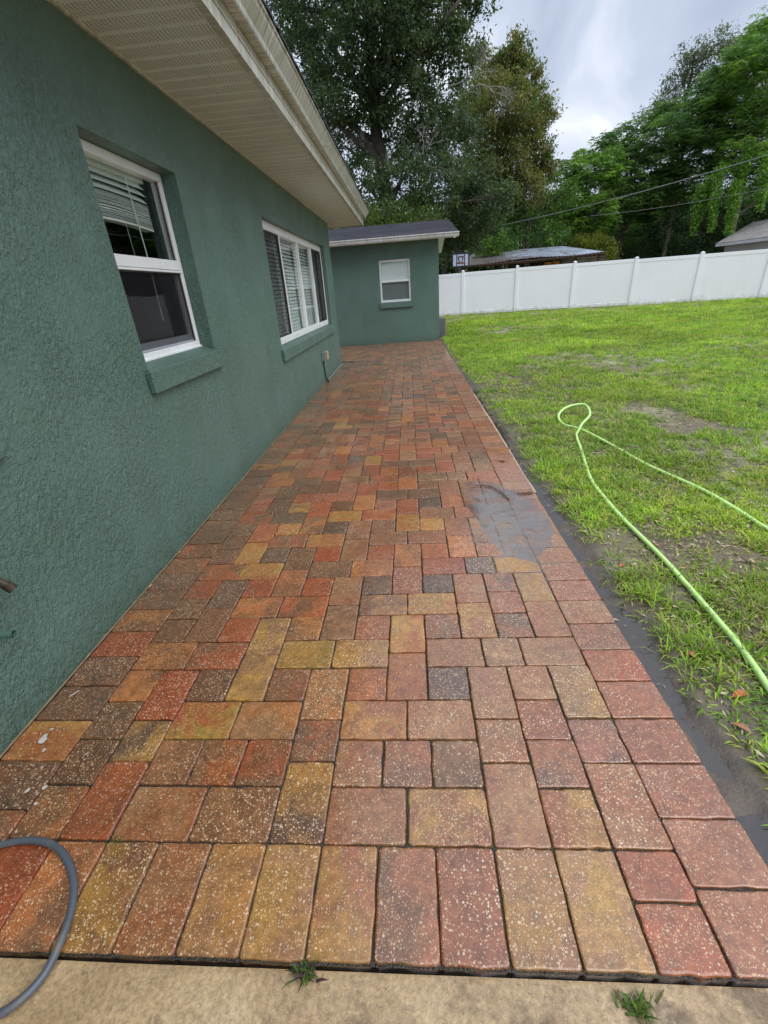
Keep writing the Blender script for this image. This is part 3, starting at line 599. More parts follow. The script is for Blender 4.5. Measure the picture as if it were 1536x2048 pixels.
mb.add(vs, [f for i in range(n_) for f in ((3*i, 3*i+3, 3*i+4, 3*i+1), (3*i+1, 3*i+4, 3*i+5, 3*i+2))])
mb.add([(-0.706, EY+0.06, 2.75), (-4.0, EY+0.06, 2.75+0.99), (-4.0, EY+0.06, 2.74)], [(0, 1, 2)])
mb.build('roof', SHING, house)

def xwin(ylo, yhi, zlo, zhi, xo, parent):       # frame bars in the wall plane facing +X; helper closure
    pass
def bars(mb, rects, x0, x1, b=0.003):
    for (y0, y1, z0, z1) in rects: mb.box(x0, x1, y0, y1, z0, z1, b)
def hung_window(y0, y1, z0, z1, blind=True):
    xo = WX-0.095; x1 = xo-0.06; zm = (z0+z1)/2+0.005; fwid = 0.042
    mb = MB(); bars(mb, [(y0, y1, z0, z0+0.045), (y0, y1, z1-0.045, z1), (y0, y0+fwid, z0+0.045, z1-0.045), (y1-fwid, y1, z0+0.045, z1-0.045)], x1, xo)
    mb.box(x1-0.02, xo+0.012, y0, y1, z0+0.001, z0+0.014, 0.002)
    f = mb.build('window', FRAME, house); 
    mb = MB(); bars(mb, [(y0+fwid, y1-fwid, zm-0.028, zm+0.030)], xo-0.045, xo+0.004); mb.box(xo-0.03, xo+0.008, y0+fwid, y1-fwid, zm-0.044, zm-0.031, 0.002); mb.build('meeting_rail', FRAME, f)
    mb = MB(); bars(mb, [(y0+fwid, y1-fwid, z0+0.047, z0+0.095)], xo-0.05, xo-0.018); mb.build('bottom_rail', m_simple('grey_rail', S(176, 178, 190), 0.4), f)
    mb = MB(); mb.box(xo-0.030, xo-0.026, y0+fwid, y1-fwid, zm+0.03, z1-0.045); mb.build('pane', PANE, f)
    mb = MB(); mb.box(xo-0.046, xo-0.042, y0+fwid, y1-fwid, z0+0.095, zm-0.028); mb.build('pane', PANE, f)
    mb = MB(); mb.box(xo-0.0120, xo-0.0112, y0+fwid+0.010, y1-fwid-0.010, z0+0.06, zm-0.05); mb.build('screen', SCREEN, f)
    mb = MB(); q = 0.010; bars(mb, [(y0+fwid, y0+fwid+q, z0+0.05, zm-0.045), (y1-fwid-q, y1-fwid, z0+0.05, zm-0.045), (y0+fwid+q, y1-fwid-q, zm-0.052, zm-0.045)], xo-0.017, xo-0.008, 0.001)
    mb.box(xo-0.022, xo-0.014, y1-fwid-0.008, y1-fwid, zm+0.03, z1-0.045); mb.build('screen_frame', DARKGREY, f)
    if blind:
        mb = MB(); bxm = xo-0.10
        def slat(zc, sag, tilt, w=0.05, th=0.0025):
            n = 12; vs = []
            for i in range(n+1):
                t = i/n; yy = y0+0.06+(y1-y0-0.18)*t; zz_ = zc - sag*math.sin(math.pi*t)+0.02*t*0
                for (dx, dzz) in ((-w/2, -tilt), (0, 0.004), (w/2, tilt)): vs.append((bxm+dx, yy, zz_+dzz))
                for (dx, dzz) in ((-w/2, -tilt-th), (0, 0.004-th), (w/2, tilt-th)): vs.append((bxm+dx, yy, zz_+dzz))
            fs = []
            for i in range(n):
                a = i*6; c = a+6
                fs += [(a, a+1, c+1, c), (a+1, a+2, c+2, c+1), (a+3, c+3, c+4, a+4), (a+4, c+4, c+5, a+5), (a+2, a+5, c+5, c+2), (a, c, c+3, a+3)]
            mb.add(vs, fs)
        for (zc, sg, tl) in ((z1-0.070, 0.0, -0.024), (z1-0.108, -0.005, -0.022), (z1-0.146, -0.009, -0.022)): slat(zc, sg, tl)
        for k in range(20): slat(z1-0.300+k*0.0064, -0.014, -0.004+random.uniform(-0.003, 0.003))
        slat(z1-0.306, -0.014, 0.0, 0.052, 0.012)
        mb.box(bxm-0.025, bxm+0.025, y0+0.05, y1-0.10, z1-0.062, z1-0.03, 0.002); mb.build('blind', BLIND, f)
        mb = MB(); yy = y0+0.60
        mb.tube([(bxm+0.04, yy, z1-0.06), (bxm+0.045, yy+0.005, z1-0.45), (bxm+0.04, yy+0.002, z0+0.20)], 0.0035, 6); mb.tube([(bxm+0.035, yy-0.12, z1-0.31), (bxm+0.035, yy-0.115, zm)], 0.0012, 4); mb.build('blind_wand', BLIND, f)
    return f
def sill(y0, y1, z0, z1, parent, slope_to):
    mb = MB(); mb.box(WX+0.0015, WX+0.038, y0, y1, z0, z1, 0.006)
    mb.add([(WX+0.03, y0+0.02, z1-0.003), (WX+0.03, y1-0.02, z1-0.003), (WX-0.10, y1-0.02, slope_to), (WX-0.10, y0+0.02, slope_to)], [(0, 1, 2, 3)])
    return mb.build('window_sill', STUCCO, parent)
w = hung_window(2.474, 3.406, 1.045, 2.078); sill(2.43, 3.455, 0.895, 1.016, w, 1.052)
w = hung_window(0.424, 1.356, 1.045, 2.078); sill(0.38, 1.405, 0.895, 1.016, w, 1.052)
# wide sliding window
y0, y1, z0, z1 = 5.254, 8.926, 0.83, 2.078; xo = WX-0.062; x1 = xo-0.07
mb = MB(); bars(mb, [(y0, y1, z0, z0+0.075), (y0, y1, z1-0.085, z1), (y0, y0+0.035, z0+0.075, z1-0.085), (y1-0.035, y1, z0+0.075, z1-0.085)], x1, xo)
mb.box(xo-0.004, xo+0.004, y0, y1, z1-0.040, z1-0.034, 0.001); mb.box(xo-0.004, xo+0.003, y0, y1, z0+0.040, z0+0.046, 0.001)
wf = mb.build('window', FRAME, house); sill(5.20, 9.02, 0.675, 0.80, wf, 0.835)
for (ym, wd, dx) in ((6.13, 0.045, 0.0), (7.10, 0.060, 0.004), (8.06, 0.035, 0.0)):
    mb = MB(); mb.box(xo-0.05, xo-0.006+dx, ym-wd/2, ym+wd/2, z0+0.075, z1-0.085, 0.003); mb.build('mullion', FRAME, wf)
edges = [(y0+0.035, 6.107), (6.153, 7.07), (7.13, 8.042), (8.078, y1-0.035)]
for i, (a_, b_) in enumerate(edges):
    mb = MB(); mb.box(xo-0.038, xo-0.034, a_, b_, z0+0.075, z1-0.085); mb.build('pane', PANE, wf)
    if i in (0, 3):
        mb = MB(); mb.box(xo-0.0165, xo-0.0158, a_+0.012, b_-0.02, z0+0.09, z1-0.10); s_ = mb.build('screen', SCREEN, wf)
        w2_ = 0.035 if i == 0 else 0.018; mb = MB(); bars(mb, [(b_-w2_, b_, z0+0.076, z1-0.086), (a_, a_+0.012, z0+0.076, z1-0.086), (a_+0.010, b_-w2_+0.002, z0+0.077, z0+0.090), (a_+0.010, b_-w2_+0.002, z1-0.100, z1-0.087)], xo-0.024, xo-0.010, 0.0); mb.build('screen_frame', DARKGREY, wf)
mb = MB(); bxm = xo-0.105
for k in range(27):
    zc = z0+0.09+k*0.0430
    for (a_, b_) in ((y0+0.05, 7.07), (7.13, y1-0.05)):
        n = 14; vs = []
        for i in range(n+1):
            yy = a_+(b_-a_)*i/n; wob = 0.002*math.sin(i*1.3+k)
            vs += [(bxm-0.012, yy, zc+0.020+wob), (bxm+0.002, yy, zc+0.002+wob), (bxm+0.008, yy, zc-0.020+wob)]
        mb.add(vs, [f for i in range(n) for f in ((3*i, 3*i+1, 3*i+4, 3*i+3), (3*i+1, 3*i+2, 3*i+5, 3*i+4))])
for (a_, b_) in ((y0+0.05, 7.07), (7.13, y1-0.05)): mb.box(bxm-0.03, bxm+0.02, a_, b_, z1-0.10, z1-0.05, 0.002)
mb.build('blind', BLIND, wf, smooth=True)
# faucet, drain pipe, outlet box
BRASS = m_simple('weathered_brass', S(86, 76, 62), 0.4, 0.3, 40, metal=0.7); GREYP = m_simple('grey_plastic', S(128, 132, 132), 0.5, 0.1); BLACKP = m_simple('black_plastic', S(34, 34, 40), 0.5)
fy, fz = 1.12, 0.57
mb = MB(); mb.tube([(WX+0.001, fy, fz), (WX+0.004, fy, fz)], 0.026, 14); mb.tube([(WX+0.002, fy, fz), (WX+0.055, fy, fz)], 0.012, 10); mb.tube([(WX+0.045, fy, fz+0.002), (WX+0.07, fy+0.012, fz-0.012), (WX+0.086, fy+0.020, fz-0.035)], [0.015, 0.014, 0.013], 12)
mb.tube([(WX+0.083, fy+0.018, fz-0.030), (WX+0.094, fy+0.024, fz-0.052)], 0.017, 14); mb.tube([(WX+0.045, fy, fz), (WX+0.058, fy+0.022, fz+0.03)], 0.008, 8)
fa = mb.build('faucet', BRASS, house, smooth=False)
mb = MB(); hc = np.array((WX+0.058, fy+0.022, fz+0.03))
for k in range(6):
    w_ = k*math.pi/3; d_ = np.array((0.35*math.cos(w_), math.sin(w_), 0.35*math.cos(w_))); d2 = np.array((0.35*math.cos(w_+math.pi/3), math.sin(w_+math.pi/3), 0.35*math.cos(w_+math.pi/3)))
    mb.tube([hc+d_*0.026, hc+(d_+d2)*0.017, hc+d2*0.026], 0.0055, 6); mb.tube([hc, hc+d_*0.026], 0.004, 6)
mb.build('handle', BLACKP, fa)
mb = MB(); py, pz = 1.069, 0.384; mb.tube([(WX-0.01, py, pz), (WX+0.085, py+0.012, pz-0.004)], 0.0125, 14, cap=False); mb.tube([(WX+0.084, py+0.012, pz-0.004), (WX+0.02, py, pz)], 0.0098, 14, cap=False)
mb.tube([(WX+0.001, py, pz), (WX+0.006, py, pz)], 0.022, 14); mb.build('drain_pipe', m_simple('green_paint', S(72, 104, 92), 0.5), house)
mb = MB(); oy, oz = 7.58, 0.43; mb.box(WX+0.001, WX+0.06, oy-0.065, oy+0.03, oz-0.075, oz+0.06, 0.004); ob = mb.build('outlet_box', GREYP, house)
mb = MB(); mb.box(WX+0.0615, WX+0.078, oy-0.05, oy+0.055, oz-0.07, oz+0.075, 0.006); mb.box(WX+0.078, WX+0.105, oy-0.045, oy+0.045, oz-0.06, oz+0.068, 0.008); mb.build('cover', m_simple('tan_cover', S(168, 156, 134), 0.5), ob)
mb = MB(); mb.tube([(WX+0.02, oy-0.02, oz-0.076), (WX+0.02, oy-0.02, oz-0.2), (WX+0.022, oy-0.005, oz-0.33), (WX+0.035, oy+0.05, oz-0.412), (WX+0.04, oy+0.14, oz-0.415), (WX+0.02, oy+0.2, oz-0.425)], 0.012, 8); mb.build('conduit', m_simple('dark_green_conduit', S(44, 62, 56), 0.4), ob, smooth=True)
mb = MB(); mb.tube([(WX+0.018, 7.8, 0.012), (WX+0.018, 8.8, 0.014), (WX+0.02, 9.62, 0.012)], 0.011, 6); mb.build('base_pipe', m_simple('grey_green_pipe', S(120, 132, 124), 0.5), house)

# ------------------------------------------------------------------ garage-like annex closing the patio
SY = 13.0; SX1 = 0.80
shed = thing('annex', 'low green stucco outbuilding closing the far end of the brick patio', 'outbuilding', (-0.5, SY, 0))
wo = (-0.735, 0.072, 1.02, 2.012)
mb = MB(); wall_mesh(mb, -6.0, SX1, -0.1, 2.42, [wo], lambda a, z, d: (a, SY+d, z), 0.10)
mb.add([(SX1, SY, -0.1), (SX1, SY+5.2, -0.1), (SX1, SY+5.2, 2.44), (SX1, SY+2.6, 3.0), (SX1, SY, 2.42)], [(0, 1, 2, 3, 4)])
mb.add([(SX1, SY+5.2, -0.1), (-6, SY+5.2, -0.1), (-6, SY+5.2, 2.44), (SX1, SY+5.2, 2.44)], [(0, 1, 2, 3)])
mb.build('wall', STUCCO, shed)
mb = MB()
RZ0, RZ1, RY0, RY1 = 2.475, 3.06, SY-0.36, SY+2.6
for (za, zb, ya, yb) in ((RZ0, RZ1, RY0, RY1), (RZ1, RZ0, RY1, SY+5.5)):
    n_ = 22; vs = []; fs = []
    for i in range(n_):      # courses lap each other
        f0, f1 = i/n_, (i+1)/n_; yA, yB = ya+(yb-ya)*f0, ya+(yb-ya)*f1; zA, zB = za+(zb-za)*f0, za+(zb-za)*f1
        lap = 0.008
        vs += [(-6.3, yA, zA+(lap if zb > za else 0)), (1.26, yA, zA+(lap if zb > za else 0)), (1.26, yB, zB+(0 if zb > za else lap)), (-6.3, yB, zB+(0 if zb > za else lap))]
        fs.append((4*i, 4*i+1, 4*i+2, 4*i+3))
        if i < n_-1: fs.append((4*i+3, 4*i+2, 4*i+5, 4*i+4))
    mb.add(vs, fs)
mb.add([(-6.3, RY0, RZ0+0.008), (1.26, RY0, RZ0+0.008), (1.26, RY0, RZ0-0.03), (-6.3, RY0, RZ0-0.03)], [(0, 1, 2, 3)])
mb.add([(1.26, RY0, RZ0+0.008), (1.26, RY1, RZ1+0.008), (1.26, RY1, RZ1-0.03), (1.26, RY0, RZ0-0.03)], [(0, 1, 2, 3)])
mb.build('roof', SHING, shed)
mb = MB()   # front gutter, rake board, soffits
P_ = [(RY0+0.005, 2.47), (RY0+0.005, 2.375), (RY0-0.055, 2.372), (RY0-0.068, 2.395), (RY0-0.075, 2.43), (RY0-0.095, 2.45), (RY0-0.095, 2.468), (RY0-0.085, 2.468)]
vs = [(x, a_, b_) for x in (-6.2, 1.27) for (a_, b_) in P_]; m_ = len(P_)
mb.add(vs, [(k, k+1, m_+k+1, m_+k) for k in range(m_-1)]+[tuple(range(m_, 2*m_))])
mb.tube([(1.16, RY0-0.03, 2.372), (1.16, RY0-0.03, 2.345)], 0.03, 10)
mb.build('gutter', SHEDTRIM, shed)
mb = MB(); mb.box(-6.2, 1.25, RY0+0.006, RY0+0.026, 2.36, 2.455)
mb.add([(1.232, RY0+0.03, 2.36), (1.252, RY0+0.03, 2.36), (1.252, RY1, 2.93), (1.232, RY1, 2.93), (1.232, RY0+0.03, 2.44), (1.252, RY0+0.03, 2.44), (1.252, RY1, 3.03), (1.232, RY1, 3.03)], [(0, 1, 2, 3), (1, 2, 6, 5), (0, 3, 7, 4)])
mb.add([(SX1+0.002, RY0+0.03, 2.38), (1.231, RY0+0.03, 2.38), (1.231, RY1, 2.95), (SX1+0.002, RY1, 2.95)], [(0, 1, 2, 3)])
mb.add([(SX1+0.002, RY1, 2.95), (1.231, RY1, 2.95), (1.231, SY+5.4, 2.38), (SX1+0.002, SY+5.4, 2.38)], [(0, 1, 2, 3)])
mb.add([(-6.2, RY0+0.03, 2.365), (SX1, RY0+0.03, 2.365), (SX1, SY-0.002, 2.40), (-6.2, SY-0.002, 2.40)], [(0, 1, 2, 3)])
mb.build('eave_trim', WHITE, shed)
yo = SY+0.035; yb = yo+0.05
mb = MB(); x0, x1, z0, z1 = wo[0]+0.003, wo[1]-0.003, wo[2]+0.003, wo[3]-0.003
for (a_, b_, c_, d_) in ((x0, x1, z0, z0+0.05), (x0, x1, z1-0.05, z1), (x0, x0+0.045, z0+0.05, z1-0.05), (x1-0.045, x1, z0+0.05, z1-0.05)): mb.box(a_, b_, yo, yb, c_, d_, 0.003)
sw = mb.build('window', FRAME, shed); zm = 1.52
mb = MB(); mb.box(x0+0.045, x1-0.045, yo-0.003, yb-0.01, zm-0.025, zm+0.028, 0.003); mb.build('meeting_rail', FRAME, sw)
mb = MB(); mb.box(x0+0.045, x1-0.045, yo+0.025, yo+0.028, zm+0.028, z1-0.05); mb.build('pane', PANE, sw)
mb = MB(); mb.box(x0+0.045, x1-0.045, yo+0.035, yo+0.038, z0+0.05, zm-0.025); mb.build('pane', PANE, sw)
mb = MB(); mb.box(x0+0.05, x1-0.05, yo+0.010, yo+0.0107, z0+0.06, zm-0.03); mb.build('screen', SCREEN, sw)
mb = MB()
for k in range(36):
    zc = z0+0.05+k*0.025
    if zc < z1-0.05: mb.add([(x0+0.05, yo+0.062, zc+0.013), (x1-0.05, yo+0.062, zc+0.013), (x1-0.05, yo+0.054, zc-0.011), (x0+0.05, yo+0.054, zc-0.011)], [(0, 1, 2, 3)])
mb.box(x0+0.02, x1-0.02, yo+0.08, yo+0.085, z0, z1); mb.build('blind', BLIND, sw)
mb = MB(); mb.box(wo[0]-0.03, wo[1]+0.03, SY-0.045, SY-0.0015, 0.885, 1.018, 0.006); mb.build('window_sill', STUCCO, sw)
mb = MB(); mb.box(0.83, 1.06, 14.1, 14.5, -0.02, 0.50, 0.02); mb.box(0.85, 1.04, 14.09, 14.099, 0.08, 0.42, 0.0)
tag(mb.build('utility_box', m_simple('weathered_grey', S(112, 112, 112), 0.7, 0.2)), 'small grey utility box against the right side of the green outbuilding', 'utility box')

# ------------------------------------------------------------------ white vinyl fence
PA = np.array([2.56, 23.35]); PD = np.array([13.93, 20.9])-PA; PD /= np.linalg.norm(PD); SP = 2.40
fence = thing('fence', 'long white vinyl privacy fence with square capped posts along the far side of the lawn', 'fence', (PA[0], PA[1], 0))
ang = math.atan2(PD[1], PD[0]); nrm_ = np.array([-PD[1], PD[0]])
def obox(mb, s0, s1, t0, t1, z0, z1, zs=0.0, b=0.0):
    tmp = MB(); tmp.box(s0, s1, t0, t1, z0, z1, b)
    vs = [(PA[0]+PD[0]*v[0]+nrm_[0]*v[1], PA[1]+PD[1]*v[0]+nrm_[1]*v[1], v[2]) for v in tmp.v]; mb.add(vs, tmp.f)
FH = 1.80
for k in range(-2, 12):
    s = k*SP; zo = 0.02*math.sin(k*1.3)-0.004*k
    mb = MB(); obox(mb, s-0.064, s+0.064, -0.064, 0.064, -0.2, FH+0.05+zo, b=0.006)
    obox(mb, s-0.074, s+0.074, -0.074, 0.074, FH+0.05+zo, FH+0.068+zo, b=0.006)
    v4 = [(s-0.070, -0.070), (s+0.070, -0.070), (s+0.070, 0.070), (s-0.070, 0.070)]
    P3 = [(PA[0]+PD[0]*a_+nrm_[0]*b_, PA[1]+PD[1]*a_+nrm_[1]*b_, FH+0.068+zo) for a_, b_ in v4]+[(PA[0]+PD[0]*s, PA[1]+PD[1]*s, FH+0.10+zo)]
    mb.add(P3, [(0, 1, 4), (1, 2, 4), (2, 3, 4), (3, 0, 4)])
    mb.build('post', FENCEM, fence)
    if k < 11:
        z_ = zo
        mb = MB(); obox(mb, s+0.064, s+SP-0.064, -0.025, 0.025, FH-0.13+z_, FH+z_, b=0.004); mb.build('top_rail', FENCEM, fence)
        mb = MB(); obox(mb, s+0.064, s+SP-0.064, -0.025, 0.025, 0.03+z_, 0.16+z_, b=0.004); mb.build('bottom_rail', FENCEM, fence)
        mb = MB(); nb = 8; wv = (SP-0.128)/nb
        for q in range(nb): obox(mb, s+0.064+q*wv+0.0015, s+0.064+(q+1)*wv-0.0015, -0.014, 0.014, 0.155+z_, FH-0.125+z_)
        obox(mb, s+0.066, s+SP-0.066, -0.010, 0.010, 0.156+z_, FH-0.126+z_)
        mb.build('panel', FENCEM, fence)

# ------------------------------------------------------------------ basketball hoop beyond the fence
HYd = 26.5; c0 = at(904, 507, HYd); c1 = at(938.5, 533, HYd)
bx0, bx1, bz0, bz1 = c0[0], c1[0], c1[2], c0[2]
hoop = thing('basketball_hoop', 'basketball backboard with black frame on a pole behind the white fence', 'basketball hoop', ((bx0+bx1)/2, HYd, 0))
BLK = m_simple('black_metal', S(30, 30, 38), 0.4); ACR = m_simple('clear_board', S(196, 206, 222), 0.2)
mb = MB(); mb.box(bx0+0.05, bx1-0.05, HYd, HYd+0.02, bz0+0.05, bz1-0.05); bb = mb.build('backboard', ACR, hoop)
mb = MB(); t_ = 0.06
for (a_, b_, c_, d_) in ((bx0, bx1, bz0, bz0+t_), (bx0, bx1, bz1-t_, bz1), (bx0, bx0+t_, bz0+t_, bz1-t_), (bx1-t_, bx1, bz0+t_, bz1-t_)): mb.box(a_, b_, HYd-0.02, HYd+0.03, c_, d_)
wm = (bx1-bx0)
for fx in (0.27, 0.73): mb.box(bx0+wm*fx-0.02, bx0+wm*fx+0.02, HYd-0.015, HYd-0.001, bz0+t_, bz1-t_)
zt_, zb_ = bz0+(bz1-bz0)*0.74, bz0+(bz1-bz0)*0.30
mb.tube([(bx0+wm*0.33, HYd-0.02, zt_), (bx0+wm*0.67, HYd-0.02, zt_)], 0.022, 6)
mb.tube([(bx0+wm*0.35, HYd-0.02, zt_), (bx0+wm*0.44, HYd-0.02, zb_)], 0.022, 6); mb.tube([(bx0+wm*0.65, HYd-0.02, zt_), (bx0+wm*0.56, HYd-0.02, zb_)], 0.022, 6)
mb.box(bx0+wm*0.28, bx0+wm*0.72, HYd-0.015, HYd-0.001, zb_-0.03, zb_+0.02)
mb.build('board_frame', BLK, bb)
mb = MB(); cxh = bx0+wm*0.5; mb.tube([(cxh+0.23*math.cos(w_), HYd-0.30+0.23*math.sin(w_), zb_-0.04) for w_ in np.linspace(0, 2*math.pi, 25)], 0.012, 6); mb.build('rim', m_simple('orange_rim', S(170, 70, 40), 0.5), hoop)
mb = MB(); mb.tube([(bx0+wm*0.72, HYd+0.5, 0), (bx0+wm*0.72, HYd+0.45, bz0-0.2), (bx0+wm*0.5, HYd+0.08, bz1-0.2)], 0.045, 8); mb.tube([(bx0+wm*0.25, HYd+0.10, bz1-0.1), (bx0+wm*0.25, HYd+0.10, bz1+0.25)], 0.02, 6); mb.build('pole', BLK, hoop)

# ------------------------------------------------------------------ open shed with rusty roof
fl, fr, br, bl = np.array([2.9, 31.5, 2.36]), np.array([at(1208, 504, 31.5)[0], 31.5, 2.52]), at(1125.7, 492, 37.0), at(948, 506, 37.0)
cs = thing('open_shed', 'open sided shed with rusty corrugated metal roof behind the white fence', 'shed', (7, 33, 0))
n_ = 160; vs = []
for i in range(n_+1):
    t = i/n_; a_ = fl+(fr-fl)*t; b_ = bl+(br-bl)*t; zc = 0.018*math.sin(t*n_*math.pi/2)
    sg = -0.05*math.sin(math.pi*t*3)
    for q in range(4):
        p_ = a_+(b_-a_)*q/3; vs.append((p_[0], p_[1], p_[2]+zc+sg*(1-q/3)))
mb = MB(); mb.add(vs, [(i*4+q, (i+1)*4+q, (i+1)*4+q+1, i*4+q+1) for i in range(n_) for q in range(3)]); mb.build('roof', m_rustroof(), cs)
RW = m_simple('weathered_wood', S(72, 52, 42), 0.8, 0.3, 4, 0.4, 30)
mb = MB(); mb.tube([fl+[0, 0.05, -0.10], (fl+fr)/2+[0, 0.05, -0.13], fr+[0, 0.05, -0.09]], 0.075, 4); mb.tube([fr+[0, 0, -0.09], br+[0, 0, -0.09]], 0.07, 4); mb.build('beam', RW, cs)
for px in (1010, 1057, 1105, 1150, 1196):
    q = at(px, 530, 31.8); mb = MB(); mb.box(q[0]-0.06, q[0]+0.06, 31.75, 31.87, -0.1, 2.32, 0.01); mb.build('post', RW, cs)
for px in (990, 1080, 1165): q = at(px, 520, 36.5); mb = MB(); mb.box(q[0]-0.06, q[0]+0.06, 36.5, 36.62, -0.1, 2.85, 0.01); mb.build('post', RW, cs)
q = at(1104, 528, 33.5); mb = MB(); mb.box(q[0]-0.42, q[0]+0.42, 33.3, 34.0, q[2]-0.12, q[2]+0.13, 0.04); mb.box(q[0]-0.34, q[0]+0.30, 33.36, 33.9, q[2]-0.5, q[2]-0.12, 0.03); mb.tube([(q[0]-0.3, 33.29, q[2]), (q[0]+0.3, 33.29, q[2])], 0.02, 6)
tag(mb.build('storage_bin', m_simple('orange_plastic', S(206, 128, 34), 0.5)), 'orange box standing high under the rusty shed roof', 'box')
q = at(1170, 533, 35.5); mb = MB(); mb.box(q[0]-1.6, q[0]+1.3, 35.5, 35.6, 0, 2.35); mb.box(q[0]-1.7, q[0]+1.4, 35.46, 35.5, 2.35, 2.42)
mb.build('back_panel', m_simple('mossy_board', S(84, 78, 64), 0.9, 0.5, 3, dirt=S(50, 56, 36), dscale=2), cs)

# ------------------------------------------------------------------ neighbour's house
nb = thing('neighbor_house', "neighbour's pale grey house with grey hip roof above the right end of the white fence", 'house', (22, 34, 0))
nC, nE, nR = at(1432, 487, 35.0), at(1536, 471, 31.2), at(1506, 444, 39.0); nE[2] = nC[2]
nE = nC+(nE-nC)*2.6; nR2 = nR+(nE-nC); nB = np.array([2*nR[0]-nC[0], 2*nR[1]-nC[1], nC[2]]); nB2 = nB+(nE-nC)
mb = MB(); mb.add([nC, nE, nR2, nR, nB, nB2], [(0, 1, 2, 3), (3, 2, 5, 4)]); mb.build('roof', SHING2, nb)
dz_ = np.array([0, 0, 0.16]); hz = np.array([0, 0, 0.03])
mb = MB(); mb.add([nC-hz, nE-hz, nE-hz-dz_, nC-hz-dz_], [(0, 1, 2, 3)]); mb.add([nC-hz, nR-hz, nR-hz-dz_, nC-hz-dz_], [(0, 1, 2, 3)]); mb.add([nB-hz, nR-hz, nR-hz-dz_, nB-hz-dz_], [(0, 1, 2, 3)]); mb.build('fascia', m_simple('pale_fascia', S(196, 198, 202), 0.5), nb)
e1 = (nE-nC)/np.linalg.norm(nE-nC); e2 = np.array([nR[0]-nC[0], nR[1]-nC[1], 0]); e2 /= np.linalg.norm(e2); q0 = nC+e1*0.6+e2*0.5; q1 = nE-e1*0.6+e2*0.5; q2 = nB+e1*0.6-e2*0.5; gd = lambda p, z: (p[0], p[1], z)
zt = nC[2]-0.05; pk = nR+e1*0.6
mb = MB(); mb.add([gd(q0, -0.1), gd(q1, -0.1), gd(q1, zt), gd(q0, zt), gd(q2, -0.1), gd(q2, zt), gd(pk, nR[2]-0.3)], [(0, 1, 2, 3), (0, 4, 5, 6, 3)]); mb.build('wall', m_simple('pale_grey_wall', S(172, 172, 172), 0.8, 0.08, 2, 0.2, 40), nb)

# ------------------------------------------------------------------ vegetation
def leaf_quads(C, Nn, size, asp, rg, droop=0.0, dirs=None):
    n = len(C)
    d = rg.normal(size=(n, 3)) if dirs is None else dirs
    d[:, 2] -= droop; d /= np.linalg.norm(d, axis=1, keepdims=True)
    w = np.cross(d, rg.normal(size=(n, 3))); w /= np.linalg.norm(w, axis=1, keepdims=True)+1e-9
    L_ = (size*rg.uniform(0.6, 1.3, n))[:, None]; W_ = L_*asp
    a = C; b = C+d*L_*0.5+w*W_*0.5; c = C+d*L_; e_ = C+d*L_*0.5-w*W_*0.5
    nn = np.cross(d, w); b = b+nn*W_*0.15; e_ = e_+nn*W_*0.15
    return np.stack([a, b, c, e_], 1).reshape(-1, 3), (np.arange(n)*4)[:, None]+np.arange(4)[None]
def curve(p0, p1, n=6, bend=0.3, rg=None):
    p0, p1 = np.array(p0, float), np.array(p1, float); L_ = np.linalg.norm(p1-p0); o_ = rg.normal(size=3)*L_*bend*0.25; o_[2] += L_*bend*0.25
    return [p0+(p1-p0)*t+o_*math.sin(math.pi*t) + rg.normal(size=3)*L_*0.012 for t in np.linspace(0, 1, n)]
